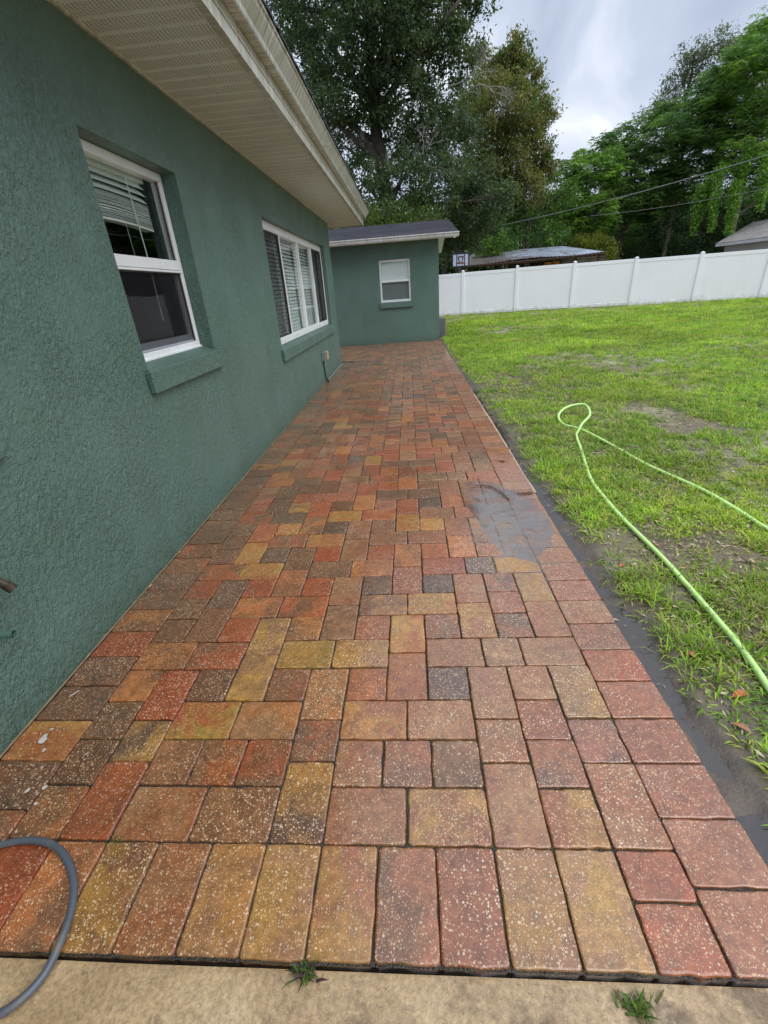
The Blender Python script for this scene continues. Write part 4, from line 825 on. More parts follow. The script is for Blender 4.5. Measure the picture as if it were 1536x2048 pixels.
def tree(name, label, lobes, base, trunk_r, colors, leaf=0.12, asp=0.5, clumps=26, per=70, spray=False, seed=1, barkm=None, group=None, cr_=0.5, trunk_pts=None, droop=0.15, cat='tree', hidden_trunk=False, extra=None):
    rg = np.random.default_rng(seed); root = thing(name, label, cat, tuple(base), group)
    lob = [(np.array(c, float), r_) for c, r_ in lobes]
    top = max(l[0][2] for l in lob); cxm = np.mean([l[0] for l in lob], 0)
    mbT = MB()
    if trunk_pts is None: trunk_pts = [np.array(base, float), np.array([base[0]+(cxm[0]-base[0])*0.3, base[1], base[2]+(cxm[2]-base[2])*0.5]), np.array([cxm[0], cxm[1], cxm[2]]), np.array([cxm[0], cxm[1], top-0.3])]
    tp = [np.array(p, float) for p in trunk_pts]; fine = []
    for i in range(len(tp)-1):
        for t in np.linspace(0, 1, 5, endpoint=False): fine.append(tp[i]+(tp[i+1]-tp[i])*t+rg.normal(size=3)*trunk_r*0.12)
    fine.append(tp[-1]); nfi = len(fine)
    mbT.tube(fine, [trunk_r*(1.25 if i == 0 else 1)*(1-0.8*i/nfi) for i in range(nfi)], 10)
    Cs = []; cols = []; base_c = np.array(colors)[:, :3]
    for (c, r_) in lob:
        zt = c[2]-r_*0.8; cand = [i for i in range(nfi) if fine[i][2] < max(zt, fine[0][2]+0.4)] or [0]; p0 = fine[cand[-1]]
        br_ = curve(p0, c, 7, 0.35, rg); L0 = trunk_r*0.34*min(1.0, r_/1.6)
        mbT.tube(br_, [L0*(1-0.7*i/6)+0.012 for i in range(7)], 6, cap=False)
        nc_ = int(clumps*r_**1.6)+4
        dirs = rg.normal(size=(nc_, 3)); dirs /= np.linalg.norm(dirs, axis=1, keepdims=True)
        rad = r_*rg.uniform(0.35, 1.08, nc_)**0.6; cc = c+dirs*rad[:, None]*np.array([1, 1, 0.85])
        for q in range(0, nc_, 3): mbT.tube(curve(br_[-2], cc[q], 4, 0.3, rg), [0.03, 0.02, 0.014, 0.008], 4, cap=False)
        Cs.append(cc); cols.append(rg.integers(0, len(base_c), nc_))
    Cs = np.concatenate(Cs); ci = np.concatenate(cols); K = len(Cs)
    rep = np.repeat(np.arange(K), per); crs = cr_*rg.uniform(0.6, 1.25, K)
    if not spray:
        P = Cs[rep]+rg.normal(size=(len(rep), 3))*crs[rep][:, None]*np.array([0.55, 0.55, 0.42])
        Vq, Fq = leaf_quads(P, None, leaf, asp, rg, droop)
    else:            # rosettes of long leaflets spreading from shoot tips
        nr = max(per//9, 1); rep = np.repeat(np.arange(K), nr*9)
        tip = (Cs[np.repeat(np.arange(K), nr)]+rg.normal(size=(K*nr, 3))*crs[np.repeat(np.arange(K), nr)][:, None]*np.array([0.6, 0.6, 0.4]))
        ph = rg.uniform(0, 6.28, (K*nr, 1))+np.arange(9)[None]*0.698+rg.normal(size=(K*nr, 9))*0.15
        el = rg.normal(size=(K*nr, 9))*0.25-0.15
        d = np.stack([np.cos(ph)*np.cos(el), np.sin(ph)*np.cos(el), np.sin(el)], -1).reshape(-1, 3)
        P = np.repeat(tip, 9, 0); Vq, Fq = leaf_quads(P, None, leaf, asp, rg, droop, dirs=d)
    rnd = rg.uniform(0.7, 1.3, (len(rep), 1)); cl = base_c[ci[rep]]*rnd*(rg.uniform(0.75, 1.2, K)[rep][:, None])
    mixc = base_c[rg.integers(0, len(base_c), len(rep))]; cl = cl*0.75+mixc*0.25*rnd
    npmesh('crown', Vq, Fq, LEAF, {'lc': np.repeat(cl, 4, 0)}, root)
    mbT.build('trunk', barkm or BARK, root, smooth=True)
    return root
def lobes(l, Y, dY=0.0, k=1.0, seed=0):
    rr = random.Random(seed); return [(at(x, y, Y+rr.uniform(-dY, dY)), r_*k) for (x, y, r_) in l]
GD = [(0.040, 0.070, 0.026), (0.058, 0.098, 0.032), (0.045, 0.082, 0.038), (0.078, 0.120, 0.038)]
GM = [(0.065, 0.145, 0.035), (0.10, 0.20, 0.035), (0.055, 0.115, 0.035), (0.14, 0.26, 0.045)]
GB = [(0.09, 0.19, 0.03), (0.13, 0.27, 0.035), (0.065, 0.14, 0.03), (0.19, 0.33, 0.045)]
OL = [(0.16, 0.175, 0.045), (0.12, 0.17, 0.045), (0.21, 0.195, 0.055), (0.08, 0.14, 0.035), (0.17, 0.145, 0.05)]
YG = [(0.16, 0.20, 0.02), (0.22, 0.25, 0.03), (0.10, 0.15, 0.02)]
oak_l = lobes([(570,40,1.9),(640,20,2.0),(720,10,2.1),(800,0,2.1),(880,10,1.9),(945,-25,1.2),(600,130,1.7),(690,110,1.8),(770,100,1.7),(850,100,1.7),(915,90,1.2),(640,200,1.4),(720,200,1.5),(800,190,1.7),(870,190,1.5),(690,290,1.3),(780,280,1.7),(850,280,1.7),(905,270,1.3),(720,360,1.3),(800,370,1.5),(870,360,1.5),(930,350,1.3),(700,430,1.0),(770,440,1.3),(850,430,1.3),(930,420,1.1),(960,380,0.9),(975,440,0.8),(1000,400,0.7)], 28, 2.6, 0.95, 2)
oak_l += lobes([(620,-90,2.2),(740,-110,2.4),(860,-100,2.2),(680,-220,2.2),(800,-230,2.2)], 28, 2, 1, 3)
oak_t = [np.array([at(775, 440, 28)[0], 28, -0.1]), at(775, 440, 28), at(764, 330, 28), at(750, 200, 28), at(738, 90, 28.3), at(735, -40, 28.5), at(750, -180, 28.5)]
oak = tree('oak_tree', 'huge dark green oak with thick leaning trunk rising behind the green outbuilding', oak_l, (oak_t[0][0], 28, -0.1), 0.42, [(0.052, 0.088, 0.034), (0.070, 0.112, 0.042), (0.050, 0.090, 0.042), (0.095, 0.135, 0.05)], 0.165, 0.52, 21, 66, seed=3, cr_=0.46, trunk_pts=oak_t)
rg = np.random.default_rng(77)
mb = MB()
for (pts) in ([(752,205),(700,150),(660,90),(625,30)], [(750,230),(820,130),(870,60),(920,0)], [(765,330),(700,270),(650,230)], [(764,335),(730,280),(700,240),(690,190)], [(745,170),(760,110),(790,50),(800,-20)]):
    mb.tube([at(x, y, 27.6) for x, y in pts], [0.17*(1-0.6*i/(len(pts)-1)) for i in range(len(pts))], 7)
mb.build('limb', BARK, oak, smooth=True)
mb = MB()
def twigs(mb, p, d, L_, r_, depth, rg):
    q = p+d*L_; mid = (p+q)/2+rg.normal(size=3)*L_*0.12; mb.tube([p, mid, q], [r_, r_*0.8, r_*0.6], 4, cap=False)
    if depth > 0:
        for _ in range(3): nd = d+rg.normal(size=3)*0.55; nd[2] -= 0.1; nd /= np.linalg.norm(nd); twigs(mb, q, nd, L_*0.66, r_*0.6, depth-1, rg)
TWIG = m_bark('grey_twig', S(120, 116, 108), S(160, 156, 148))
for (x, y, dx, dz) in ((815, 330, 1, 0.3), (850, 330, 1, -0.3), (900, 172, 1, 0.2), (940, 178, 1, -0.1)):
    mb = MB(); dd = np.array([dx, -0.4, dz]); dd /= np.linalg.norm(dd); twigs(mb, at(x, y, 25.8), dd, 0.8, 0.035, 4, rg); mb.build('dead_branch', TWIG, oak)
Cm = []
for _ in range(46):
    x, y = rg.uniform(560, 960), rg.uniform(60, 400); p = at(x, y, rg.uniform(25.4, 27.5)); Ls = rg.uniform(0.3, 0.9); Cm.append(p+np.stack([rg.normal(size=60)*0.05, rg.normal(size=60)*0.05, -rg.uniform(0, Ls, 60)], 1))
p = at(892, 370, 25.6); Cm.append(p+np.stack([rg.normal(size=160)*0.05, rg.normal(size=160)*0.05, -rg.uniform(0, 1.1, 160)], 1))
Cm = np.concatenate(Cm); dd = rg.normal(size=(len(Cm), 3))*0.25; dd[:, 2] -= 1
Vq, Fq = leaf_quads(Cm, None, 0.16, 0.12, rg, 0, dirs=dd); npmesh('hanging_moss', Vq, Fq, LEAF, {'lc': np.repeat(np.array([[0.20, 0.21, 0.18]])*rg.uniform(0.7, 1.2, (len(Cm), 1)), 4, 0)}, oak)

mag = lobes([(1030,105,0.95),(1010,135,1.1),(1040,150,1.3),(955,110,0.6),(985,165,1.3),(1060,200,1.3),(1010,210,1.7),(950,190,1.2),(1090,235,0.75),(1050,260,1.5),(990,280,1.7),(930,260,1.3),(1075,300,1.1),(1020,330,1.7),(960,340,1.6),(1085,350,1.0),(1050,390,1.4),(990,400,1.4),(930,400,1.2)], 39, 1.8, 1.0, 5)
tree('magnolia_tree', 'tall olive brown magnolia to the right of the big oak, standing against the sky', mag, (at(1020, 400, 39)[0], 39, -0.1), 0.24, OL, 0.22, 0.42, 30, 62, seed=8, cr_=0.45, droop=0.5, barkm=BARK2)
def T(name, lab, L_, Y, cols, seed, **k):
    lb = lobes(L_, Y, k.pop('dY', 2.0), k.pop('ks', 1.0), seed); bx = np.mean([l[0][0] for l in lb])
    return tree(name, lab, lb, (bx, Y, -0.1), k.pop('tr', 0.2), cols, seed=seed, group=k.pop('grp', 'trees behind the fence'), **k)
T('broadleaf_tree', 'bright green leafy tree below the olive brown magnolia', [(1000,440,1.3),(1050,440,1.4),(1090,420,1.3),(1030,480,1.2),(1100,465,1.2),(1125,395,1.1),(1000,485,1.0)], 38, GM, 11, leaf=0.19, asp=0.5, clumps=22, per=45)
T('feathery_tree', 'green tree with drooping feathery fronds just right of the magnolia', [(1135,355,1.5),(1165,335,1.3),(1150,400,1.6),(1195,360,1.5),(1190,420,1.6),(1140,450,1.6),(1210,330,1.1),(1180,470,1.3)], 42, GB, 12, leaf=0.38, asp=0.17, clumps=14, per=81, spray=True)
T('feathery_tree', 'round topped feathery green tree in the middle of the tree bank', [(1215,300,1.2),(1245,285,1.3),(1275,300,1.4),(1240,340,1.8),(1290,350,1.8),(1230,400,1.7),(1280,410,1.8),(1320,390,1.5),(1255,450,1.7)], 43, GM, 13, leaf=0.38, asp=0.17, clumps=14, per=81, spray=True)
T('feathery_tree', 'tall feathery tree with pale bare forks in the right part of the tree bank', [(1330,270,1.6),(1310,240,1.0),(1375,225,1.6),(1350,310,1.8),(1395,280,1.8),(1420,205,1.6),(1440,250,1.7),(1340,370,1.7),(1390,350,1.8)], 42, GM, 14, leaf=0.38, asp=0.16, clumps=14, per=90, spray=True, barkm=BARK2)
T('feathery_tree', 'tallest feathery tree at the right edge of the photo, overhanging the grey house', [(1450,160,1.3),(1480,130,1.5),(1510,100,1.5),(1535,80,1.5),(1500,180,2.0),(1545,160,1.8),(1470,220,1.9),(1530,250,2.2),(1580,200,2.2),(1600,100,2),(1500,300,2.0),(1560,330,2.2),(1450,300,1.6),(1620,300,2.4)], 39, GB, 15, leaf=0.36, asp=0.16, clumps=14, per=90, spray=True, barkm=BARK2)
T('sparse_tree', 'thin sparse leaved tree with grey twigs poking above the feathery trees', [(1385,110,1.1),(1370,150,1.1),(1400,140,1.2),(1345,190,1.1),(1320,225,1.0),(1400,190,1.3),(1440,80,1.0),(1465,100,1.0),(1300,240,0.8)], 50, [(0.09, 0.12, 0.06), (0.12, 0.14, 0.08)], 16, leaf=0.2, asp=0.42, clumps=16, per=34, ks=1.2)
T('dark_tree', 'dark leafy tree behind the open shed roof', [(1120,500,1.6),(1200,490,1.8),(1270,490,1.8),(1160,440,1.6),(1060,500,1.4),(1230,520,1.6)], 46, GD, 17, leaf=0.22, clumps=18, per=45)
T('dark_tree', 'deep green vine draped tree between the yellow bush and the grey house', [(1330,440,1.8),(1390,430,1.8),(1450,420,1.8),(1350,490,1.9),(1420,480,1.9),(1300,500,1.8),(1480,470,1.8),(1530,430,1.9),(1560,400,1.9)], 44, [(0.04, 0.085, 0.028), (0.06, 0.12, 0.032), (0.045, 0.09, 0.036)], 18, leaf=0.22, clumps=18, per=45)
T('yellow_bush', 'round yellow green bush just behind the right end of the rusty shed roof', [(1165,495,0.85),(1190,485,0.8),(1215,500,0.7),(1180,515,0.9),(1210,525,0.7),(1150,505,0.6)], 38.5, YG, 19, leaf=0.15, asp=0.5, clumps=60, per=42, dY=0.5, cr_=0.34, cat='bush', tr=0.06)
T('small_tree', 'small bright green tree between the basketball board and the shed roof', [(975,483,0.6),(985,497,0.55),(968,503,0.5),(1000,480,0.5)], 34.5, GB, 20, leaf=0.14, clumps=45, per=40, dY=0.4, cr_=0.32, tr=0.05)
T('young_oak', 'smaller oak with straight dark trunk behind the basketball board', [(905,475,0.8),(930,465,1.0),(960,455,0.9),(915,440,1.0),(890,490,0.5),(945,490,0.5)], 29.5, GD, 21, leaf=0.11, clumps=34, per=50, dY=0.6, cr_=0.45, tr=0.2, trunk_pts=[(at(916, 545, 29.5)[0], 29.5, -0.1), at(917, 545, 29.5), at(916, 490, 29.5), at(925, 430, 29.5)])
T('leaning_tree', 'thin dark leaning tree at the corner of the green outbuilding', [(890,500,0.4),(905,490,0.5),(880,480,0.6),(895,470,0.5)], 31, GD, 22, leaf=0.12, clumps=40, per=40, dY=0.4, cr_=0.4, tr=0.13, trunk_pts=[(at(885, 560, 31)[0], 31, -0.1), at(887, 545, 31), at(900, 505, 31), at(907, 490, 31)])
T('leafy_shrub', 'yellowish green shrub peeping over the roof of the outbuilding below the oak', [(640,440,0.7),(690,445,0.7),(730,440,0.8),(770,430,0.7),(810,435,0.7),(850,440,0.7)], 23, [(0.06, 0.11, 0.02), (0.12, 0.18, 0.025), (0.05, 0.09, 0.02)], 23, leaf=0.12, clumps=36, per=36, dY=0.6, cr_=0.4, cat='bush', tr=0.05)
# hanging vines on the right
for i, (x, ya, yb_, Y) in enumerate([(1432, 330, 462, 37), (1478, 318, 405, 37), (1465, 360, 470, 36.5), (1395, 370, 470, 38), (1410, 350, 440, 38), (1495, 290, 350, 36.5), (1528, 300, 420, 36)]):
    rg = np.random.default_rng(200+i); n = 1600; t = rg.uniform(0, 1, n); a_, b_ = at(x+12, ya, Y), at(x-10, yb_, Y)
    C = a_+(b_-a_)*t[:, None]+rg.normal(size=(n, 3))*np.array([0.22, 0.22, 0.06])*(1.1-t[:, None]*0.75)
    Vq, Fq = leaf_quads(C, None, 0.17, 0.5, rg, 0.8); cc = np.array(GB)[rg.integers(0, 4, n)]*rg.uniform(1.1, 1.8, (n, 1))
    o = npmesh('hanging_vine', Vq, Fq, LEAF, {'lc': np.repeat(cc, 4, 0)})
    tag(o, ['long bright green vine hanging left of the grey house roof, longest but one', 'bright vine hanging above the middle strand, left of the grey house', 'longest bright green vine hanging just left of the grey roof tip', 'leftmost of the hanging vines on the dark trees', 'short vine close beside the leftmost hanging vine', 'short vine high up near the overhead wire at the right', 'bright vine hanging right above the grey house roof'][i], 'vine', 'vines hanging from the dark trees')
# far wood closing the view
rg = np.random.default_rng(5); n = 90000
X = rg.uniform(-70, 95, n); Yw = 58+rg.uniform(-3, 8, n)+0.002*X**2; topz = 6.5+3.5*fnoise(X, Yw*0, 3, 0.12)+1.2*fnoise(X, Yw*0, 8, 0.6)
C = np.stack([X, Yw, topz*rg.uniform(0, 1, n)**0.8], 1)
Vq, Fq = leaf_quads(C, None, 0.85, 0.6, rg, 0.2); cc = np.array(GM)[rg.integers(0, 4, n)]*rg.uniform(0.6, 1.2, (n, 1))
tag(npmesh('far_woods', Vq, Fq, LEAF, {'lc': np.repeat(cc, 4, 0)}), 'dense green wood closing the view beyond the neighbouring yards', 'woods', kind='stuff')
n = 60000; X = rg.uniform(-14, 34, n); Yw = 49.5+rg.uniform(-2, 2, n); C = np.stack([X, Yw, (3.0+2.6*fnoise(X, 0*X, 4, 0.25))*rg.uniform(0, 1, n)], 1)
Vq, Fq = leaf_quads(C, None, 0.42, 0.6, rg, 0.2); cc = np.array(GD)[rg.integers(0, 4, n)]*rg.uniform(0.8, 1.7, (n, 1))
tag(npmesh('undergrowth', Vq, Fq, LEAF, {'lc': np.repeat(cc, 4, 0)}), 'dark tangled undergrowth below the trees behind the fence', 'undergrowth', kind='stuff')
# overhead wires
WIRE = m_simple('wire_sheath', S(120, 120, 122), 0.6)
def wire(pa, pb, sag, r_, lab):
    pa, pb = np.array(pa), np.array(pb); mb = MB(); mb.tube([pa+(pb-pa)*t-np.array([0, 0, sag*4*t*(1-t)]) for t in np.linspace(0, 1, 24)], r_, 5); tag(mb.build('overhead_wire', WIRE), lab, 'wire', 'overhead wires')
pa, pb = at(975, 456, 30), at(1536, 300, 22); wire(pa, pa+(pb-pa)*1.25, 0.25, 0.016, 'thick pale overhead wire crossing in front of the trees at the right')
pa, pb = at(1180, 432, 37), at(1536, 372, 33); wire(pa, pa+(pb-pa)*1.2, 0.2, 0.010, 'thin overhead wire below the thick one against the dark trees')

# ------------------------------------------------------------------ grass
def blades(P, H, W, az, lean, col, rg, curl=1.0):
    n = len(P); d = np.stack([np.cos(az), np.sin(az), 0*az], 1); s = np.stack([-np.sin(az), np.cos(az), 0*az], 1); up = np.array([0, 0, 1.0])
    H = H[:, None]; W = W[:, None]; ln = lean[:, None]
    m1 = P+up*H*0.55*np.cos(ln)+d*H*0.55*np.sin(ln); l2 = np.clip(ln*1.7*curl+0.15, 0, 2.0)
    tp = m1+up*H*0.5*np.cos(l2)+d*H*0.5*np.sin(l2)
    V = np.stack([P-s*W/2, P+s*W/2, m1+s*W*0.45, m1-s*W*0.45, tp], 1).reshape(-1, 3); b = (np.arange(n)*5)[:, None]
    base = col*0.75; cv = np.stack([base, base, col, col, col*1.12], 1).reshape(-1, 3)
    return V, b+np.array([[0, 1, 2, 3]]), b+np.array([[3, 2, 4]]), cv
GC = np.array([(0.20, 0.35, 0.035), (0.26, 0.42, 0.04), (0.15, 0.28, 0.03), (0.32, 0.48, 0.05), (0.36, 0.43, 0.08)])*np.array([1.14, 1.12, 1.0])
def density(x, y):
    n = fnoise(x, y, 12, 0.9, 4); n2 = fnoise(x, y, 15, 3.2, 3)
    d = np.clip((n-0.35)*6, 0, 1)*0.7+np.clip((n2-0.38)*5, 0, 1)*0.6
    edge = np.clip((x-XE-0.0-np.maximum(channel(y), 0.02)-0.08*fnoise(y, x, 77, 3.1))/0.08, 0, 1)
    nearbare = 1-0.58*np.clip((2.6-y)/1.2, 0, 1)*np.clip(1-np.abs(x-1.35)/0.9, 0, 1)
    far = np.clip((y-6.5)/3, 0, 1)*np.clip((19.5-y)/2.5, 0, 1)*np.clip(1-np.abs(x-(1.5+y*0.38))/(2.2+y*0.22), 0, 1)
    return np.clip(np.maximum(d*nearbare, far), 0, 1)*edge
allV, Q4, T3, CC = [], [], [], []; off = 0
def add_region(x0, x1, y0, y1, cpm, per, h, w, spread, leanm, seed, stretch=1.0):
    global off
    rg = np.random.default_rng(seed); n = int((x1-x0)*(y1-y0)*cpm); cx_, cy_ = rg.uniform(x0, x1, n), rg.uniform(y0, y1, n)
    keep = rg.uniform(0, 1, n) < density(cx_, cy_)
    v = np.stack([cx_, cy_, 0*cx_-CAMH], 1); dz_ = v@fw; px = 768+FPX*(v@cr)/dz_; keep &= (dz_ > 0.2) & (px < 1750) & (px > 700)
    cx_, cy_ = cx_[keep], cy_[keep]; n = len(cx_)
    if n == 0: return
    dn = density(cx_, cy_); cnt = rg.poisson(per*(0.45+0.7*dn)); rep = np.repeat(np.arange(n), cnt); m = len(rep)
    az = rg.uniform(0, 2*math.pi, m); rr = rg.uniform(0, 1, m)**0.7*spread
    P = np.stack([cx_[rep]+np.cos(az)*rr, cy_[rep]+np.sin(az)*rr, 0*rr], 1); P[:, 2] = gz(P[:, 0], P[:, 1])-0.004
    sz = rg.uniform(0.6, 1.35, n)[rep]; tall = 0.55+0.9*fnoise(cx_, cy_, 21, 0.5)[rep]
    H = h*sz*tall*rg.uniform(0.55, 1.25, m); W = w*rg.uniform(0.6, 1.3, m)
    lean = np.abs(rg.normal(0, 1, m))*0.35+leanm*rr/spread
    tone = GC[rg.integers(0, 5, n)][rep]*rg.uniform(0.75, 1.25, (m, 1)); tone *= (0.62+0.75*fnoise(cx_, cy_, 31, 1.3)[rep])[:, None]; yel = np.clip((fnoise(cx_, cy_, 37, 0.9)[rep]-0.5)*3, 0, 1)[:, None]; tone = tone*(1-yel*0.35)+tone*np.array([1.35, 0.95, 1.1])*yel*0.35
    dry = rg.uniform(0, 1, m) < 0.10; tone[dry] = np.array([0.30, 0.24, 0.12])*rg.uniform(0.6, 1.1, (dry.sum(), 1))
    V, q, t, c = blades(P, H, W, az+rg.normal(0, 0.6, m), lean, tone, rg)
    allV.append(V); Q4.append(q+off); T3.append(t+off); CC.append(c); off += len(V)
add_region(0.88, 2.6, 0.5, 3.2, 820, 15, 0.054, 0.0056, 0.038, 0.9, 1)
add_region(0.88, 4.6, 3.2, 6.0, 620, 14, 0.058, 0.0064, 0.045, 0.8, 2)
add_region(0.88, 7.6, 6.0, 9.5, 330, 15, 0.062, 0.0070, 0.055, 0.7, 3)
add_region(0.88, 11, 9.5, 14, 190, 15, 0.075, 0.010, 0.08, 0.5, 4)
add_region(0.95, 17, 14, 20, 85, 17, 0.09, 0.014, 0.12, 0.5, 5)
add_region(0.95, 19, 20, 23.3, 60, 14, 0.065, 0.014, 0.13, 0.6, 6)
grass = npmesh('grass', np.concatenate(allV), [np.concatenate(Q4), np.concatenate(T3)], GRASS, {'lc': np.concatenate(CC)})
tag(grass, 'patchy bright green lawn grass covering the yard right of the patio', 'grass', kind='stuff')
# low broad-leaved weeds
def weeds(seed, x0, x1, y0, y1, cpm, size, thr):
    rg = np.random.default_rng(seed); n = int((x1-x0)*(y1-y0)*cpm); x, y = rg.uniform(x0, x1, n), rg.uniform(y0, y1, n)
    k = (fnoise(x, y, 41, 1.1) > thr) & (x > XE+0.06+np.maximum(channel(y), 0.03)); x, y = x[k], y[k]; n = len(x); c = rg.integers(6, 13, n); rep = np.repeat(np.arange(n), c); m = len(rep)
    az = rg.uniform(0, 6.28, m); d = np.stack([np.cos(az), np.sin(az), rg.uniform(-0.1, 0.6, m)], 1)
    P = np.stack([x[rep]+rg.normal(0, 0.02, m), y[rep]+rg.normal(0, 0.02, m), 0*az], 1); P[:, 2] = gz(P[:, 0], P[:, 1])+rg.uniform(0.002, 0.035, m)
    nn = len(P); dd = d/np.linalg.norm(d, axis=1, keepdims=True); w_ = np.stack([-dd[:, 1], dd[:, 0], 0.15*rg.normal(size=nn)], 1); L_ = (size*rg.uniform(0.6, 1.3, nn))[:, None]
    Vq = np.stack([P, P+dd*L_*0.45+w_*L_*0.27, P+dd*L_, P+dd*L_*0.45-w_*L_*0.27], 1).reshape(-1, 3); Fq = (np.arange(nn)*4)[:, None]+np.arange(4)[None]
    cl = np.array([(0.09, 0.19, 0.035), (0.12, 0.23, 0.05), (0.07, 0.15, 0.03)])[rg.integers(0, 3, n)][rep]*rg.uniform(0.7, 1.3, (m, 1))
    return Vq, Fq, np.repeat(cl, 4, 0)
Ws = [weeds(51, 0.95, 3.0, 0.6, 4, 90, 0.020, 0.50), weeds(52, 0.95, 6, 4, 8, 60, 0.026, 0.47), weeds(53, 0.95, 9, 8, 13, 28, 0.036, 0.5)]
o_ = 0; VV, FF, CW = [], [], []
for (a_, b_, c_) in Ws: VV.append(a_); FF.append(b_+o_); CW.append(c_); o_ += len(a_)
tag(npmesh('low_weeds', np.concatenate(VV), np.concatenate(FF), GRASS, {'lc': np.concatenate(CW)}), 'low broad leaved weeds mixed through the lawn', 'weeds', kind='stuff')
# dead leaf bits and straw on the mud
rg = np.random.default_rng(61); n = 26000; x = XE+0.012+rg.gamma(1.1, 0.8, n); y = 0.5+7.5*rg.uniform(0, 1, n)**1.2; P = np.stack([x, y, np.maximum(gz(x, y), -0.026)+0.004], 1)
k = (P[:, 0] < 5.5) & ((P[:, 0] > XE+0.16) | (rg.uniform(0, 1, len(P)) < 0.07)) & ((P[:, 0] > XE+0.45) | (rg.uniform(0, 1, len(P)) < 0.35)); P = P[k]; n = len(P); az = rg.uniform(0, 6.28, n); d = np.stack([np.cos(az), np.sin(az), rg.uniform(-0.1, 0.25, n)], 1)
L_ = (rg.uniform(0.006, 0.034, n)*(1+P[:, 1]*0.12))[:, None]; P[:, 2] += rg.uniform(0, 0.014, n)*(P[:, 0] > 1.05); w_ = np.stack([-d[:, 1], d[:, 0], 0*az], 1)*rg.uniform(0.08, 0.4, n)[:, None]
Vq = np.stack([P, P+d*L_*0.5+w_*L_*0.5, P+d*L_, P+d*L_*0.5-w_*L_*0.5], 1).reshape(-1, 3)
cl = np.array([(0.20, 0.12, 0.06), (0.38, 0.28, 0.16), (0.12, 0.08, 0.05), (0.50, 0.42, 0.28)])[rg.integers(0, 4, n)]
tag(npmesh('leaf_litter', Vq, (np.arange(n)*4)[:, None]+np.arange(4)[None], m_leaf('dry_leaf', 0.6, 0.1), {'lc': np.repeat(cl, 4, 0)}), 'scattered dry leaf bits and straw on the bare soil', 'leaf litter', kind='stuff')

# ------------------------------------------------------------------ hoses
def spline(pts, n=10):
    P = [np.array(p, float) for p in pts]; P = [2*P[0]-P[1]]+P+[2*P[-1]-P[-2]]; out = []
    for i in range(1, len(P)-2):
        for t in np.linspace(0, 1, n, endpoint=False):
            a, b, c, d = P[i-1:i+3]; out.append(0.5*((2*b)+(-a+c)*t+(2*a-5*b+4*c-d)*t*t+(-a+3*b-3*c+d)*t**3))
    out.append(P[-2]); return out
hp = [(2.05, 1.5), (1.97, 1.95), (1.92, 2.25), (1.90, 2.47), (1.865, 2.78), (1.76, 3.28), (1.68, 3.75), (1.60, 4.22), (1.50, 4.44), (1.515, 4.66), (1.66, 4.84), (1.83, 4.83), (1.79, 4.55), (1.63, 4.30), (1.56, 4.18), (1.49, 4.03), (1.43, 3.75), (1.36, 3.45), (1.255, 3.0), (1.235, 2.65), (1.232, 2.39), (1.238, 1.98), (1.235, 1.62), (1.222, 1.35), (1.185, 1.12), (1.13, 0.85), (1.05, 0.55), (1.0, 0.3)]
lift = {9: 0.03, 10: 0.07, 11: 0.08, 12: 0.05, 13: 0.03}
p3 = [(x, y, float(gz(x, y))+0.019+lift.get(i, 0)) for i, (x, y) in enumerate(hp)]
mH, ntH, pH, oH = mat('light_green_hose'); vH = coords(ntH)
cH = mix(ntH, ramp(ntH, noise(ntH, vH, 12, 5, 0.6), [(0.5, g(0)), (0.72, g(0.5))]), S(192, 230, 138), S(150, 158, 104)); L(ntH, cH, pH.inputs['Base Color']); pH.inputs['Roughness'].default_value = 0.35
mb = MB(); mb.tube(spline(p3, 9), 0.0125, 10); tag(mb.build('garden_hose', mH, smooth=True), 'light green garden hose doubled back across the lawn', 'hose')
gp = [(-1.60, 0.30), (-1.42, 0.50), (-1.30, 0.595), (-1.20, 0.632), (-1.12, 0.645), (-1.045, 0.635), (-0.98, 0.603), (-0.92, 0.548), (-0.886, 0.489), (-0.872, 0.433), (-0.874, 0.382), (-0.897, 0.34), (-0.94, 0.31), (-1.02, 0.27), (-1.1, 0.2)]
gp = [(x, y, 0.013 if y > 0.40 else 0.006) for x, y in gp]; gp = [p for p in gp if p[0] > WX+0.02] 
mb = MB(); mb.tube(spline(gp, 9), 0.0094, 14); tag(mb.build('garden_hose', m_simple('grey_blue_hose', S(80, 86, 94), 0.42, 0.12, 20, dirt=S(122, 112, 94), dscale=14, damt=0.6), smooth=True), 'dark grey hose looping over the pavers in the near left corner', 'hose')

# ------------------------------------------------------------------ small weeds in joints, debris, leaves
def tuft(name, label, c, n, h, seed, cols, cat='weed', group=None):
    rg = np.random.default_rng(seed); az = rg.uniform(0, 6.28, n); P = np.tile(np.array(c, float), (n, 1))+rg.normal(size=(n, 3))*np.array([0.014, 0.007, 0.0])
    H = h*rg.uniform(0.4, 1.2, n); col = np.array(cols)[rg.integers(0, len(cols), n)]*rg.uniform(0.7, 1.3, (n, 1))
    V, q, t, cv = blades(P, H, H*rg.uniform(0.05, 0.22, n), az, rg.uniform(0.2, 1.7, n), col, rg, 0.9)
    return tag(npmesh(name, V, [q, t], GRASS, {'lc': cv}), label, cat, group)
gw = [(0.10, 0.17, 0.03), (0.06, 0.10, 0.03), (0.10, 0.05, 0.06)]
tuft('small_weed', 'ragged weed with dark leaves growing in the front joint near the middle', (-0.285, 0.408, -0.012), 80, 0.036, 71, gw, group='weeds in the paving joints')
tuft('small_weed', 'fresh green weed on the concrete footing at the lower right', (0.415, 0.375, -0.015), 90, 0.032, 72, [(0.12, 0.22, 0.03), (0.09, 0.17, 0.03), (0.16, 0.16, 0.05)], group='weeds in the paving joints')
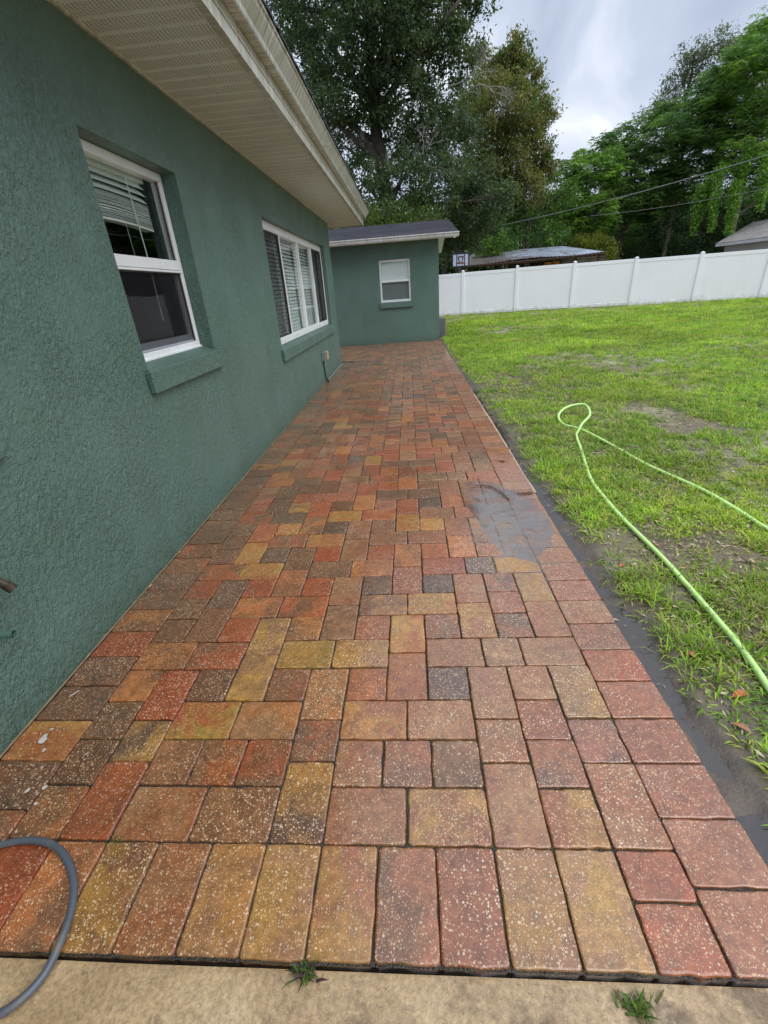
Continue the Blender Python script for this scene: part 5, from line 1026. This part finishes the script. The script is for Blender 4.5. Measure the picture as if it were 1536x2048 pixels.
tuft('small_weed', 'tiny green sprig in a joint beside the looping grey hose', (-0.875, 0.655, -0.004), 12, 0.022, 73, [(0.12, 0.22, 0.03)], group='weeds in the paving joints')
tuft('small_weed', 'tiny weed where the mid left brown pavers meet', (-0.66, 1.84, -0.004), 10, 0.03, 74, [(0.10, 0.16, 0.05)], group='weeds in the paving joints')
DEB = m_simple('rotting_bits', S(104, 76, 44), 0.8, 0.4, 60)
def debris(label, path, seed, n=70, sp=0.010):
    rg = random.Random(seed); mb = MB(); P = spline(path, 8)
    mb.tube([p+np.array([0, 0, 0.004]) for p in P], 0.0025, 5)
    for _ in range(n):
        p = rg.choice(P)+np.array([rg.gauss(0, sp), rg.gauss(0, sp), 0.003]); a_ = rg.uniform(0, 6.28); l_ = rg.uniform(0.006, 0.022)
        mb.tube([p, p+np.array([math.cos(a_)*l_, math.sin(a_)*l_, rg.uniform(0, 0.004)])], rg.uniform(0.0007, 0.0016), 4)
    tag(mb.build('debris', DEB), label, 'debris', 'bits of debris on the wet pavers')
debris('curved brown twig with needles lying at the edge of the puddle', [(0.44, 3.02, 0), (0.53, 3.0, 0), (0.59, 2.90, 0), (0.635, 2.76, 0)], 1)
debris('small heap of brown needles on the border pavers right of the puddle', [(0.70, 2.86, 0), (0.76, 2.85, 0), (0.81, 2.86, 0)], 2)
debris('small dark clump of needles farther up the border pavers', [(0.70, 3.50, 0), (0.74, 3.49, 0)], 3, 30)
LM = {}
def fleaf(label, x, y, az, size, col, z=None, grp='fallen leaves by the paving'):
    z = (float(gz(x, y)) if x > XE else 0.0)+0.006 if z is None else z
    d = np.array([math.cos(az), math.sin(az), 0.12]); s = np.array([-math.sin(az), math.cos(az), 0.0]); mb = MB(); n = 7; vs = []
    for i in range(n):
        t = i/(n-1); w_ = size*0.24*math.sin(math.pi*min(t*1.02, 1))**0.8+0.0004; c = np.array([x, y, z])+d*size*t+np.array([0, 0, 0.10*size*math.sin(math.pi*t)])
        vs += [c-s*w_+np.array([0, 0, w_*0.5]), c, c+s*w_+np.array([0, 0, w_*0.35])]
    mb.add(vs, [f for i in range(n-1) for f in ((3*i, 3*i+1, 3*i+4, 3*i+3), (3*i+1, 3*i+2, 3*i+5, 3*i+4))])
    if col not in LM: LM[col] = m_simple('fallen_leaf_tone', col, 0.5, 0.3, 60)
    tag(mb.build('fallen_leaf', LM[col], smooth=True), label, 'leaf', grp)
C1, C2, C3 = S(186, 104, 52), S(168, 118, 84), S(120, 78, 56)
fleaf('orange leaf on the mud just right of the channel water, halfway up', 1.01, 1.92, 0.6, 0.04, C1)
fleaf('pale brown leaf at the lower right edge beside the mud', 1.00, 1.03, -0.9, 0.05, C2)
fleaf('tan leaf between grass tufts left of the green hose', 1.04, 1.30, 2.0, 0.045, C2)
fleaf('orange leaf under the grass tuft at the lower right', 1.06, 1.13, 0.2, 0.06, C1)
fleaf('reddish leaf stuck to the muddy channel bottom', 0.915, 1.20, 0.9, 0.022, C3, z=-0.024)
fleaf('pale pink leaf standing against the wall where the pavers turn dark', -1.428, 1.85, 1.2, 0.026, S(206, 156, 130), z=0.004)
fleaf('small pale leaf against the wall a little farther up', -1.43, 2.19, 1.0, 0.022, S(206, 156, 130), z=0.004)
fleaf('brick coloured leaf right of the green hose in the grass', 1.31, 1.55, 0.2, 0.035, C3)
# thin concrete edging beside the border pavers
mb = MB(); ys = np.linspace(2.9, 6.5, 60); vs = []
for yy in ys: w_ = 0.012+0.012*float(fnoise(yy, 0, 7, 3)); zc = -0.012-0.012*float(fnoise(yy, 3, 5, 2)); vs += [(XE+0.001, yy, zc), (XE+0.001+w_, yy, zc-0.003), (XE+0.004+w_, yy, zc-0.03)]
mb.add(vs, [f for i in range(59) for f in ((3*i, 3*i+1, 3*i+4, 3*i+3), (3*i+1, 3*i+2, 3*i+5, 3*i+4))])
tag(mb.build('concrete_edging', m_simple('edging', S(176, 156, 126), 0.6, 0.2, 20)), kind='structure')
print('grass verts', off, 'pavers', len(PV))
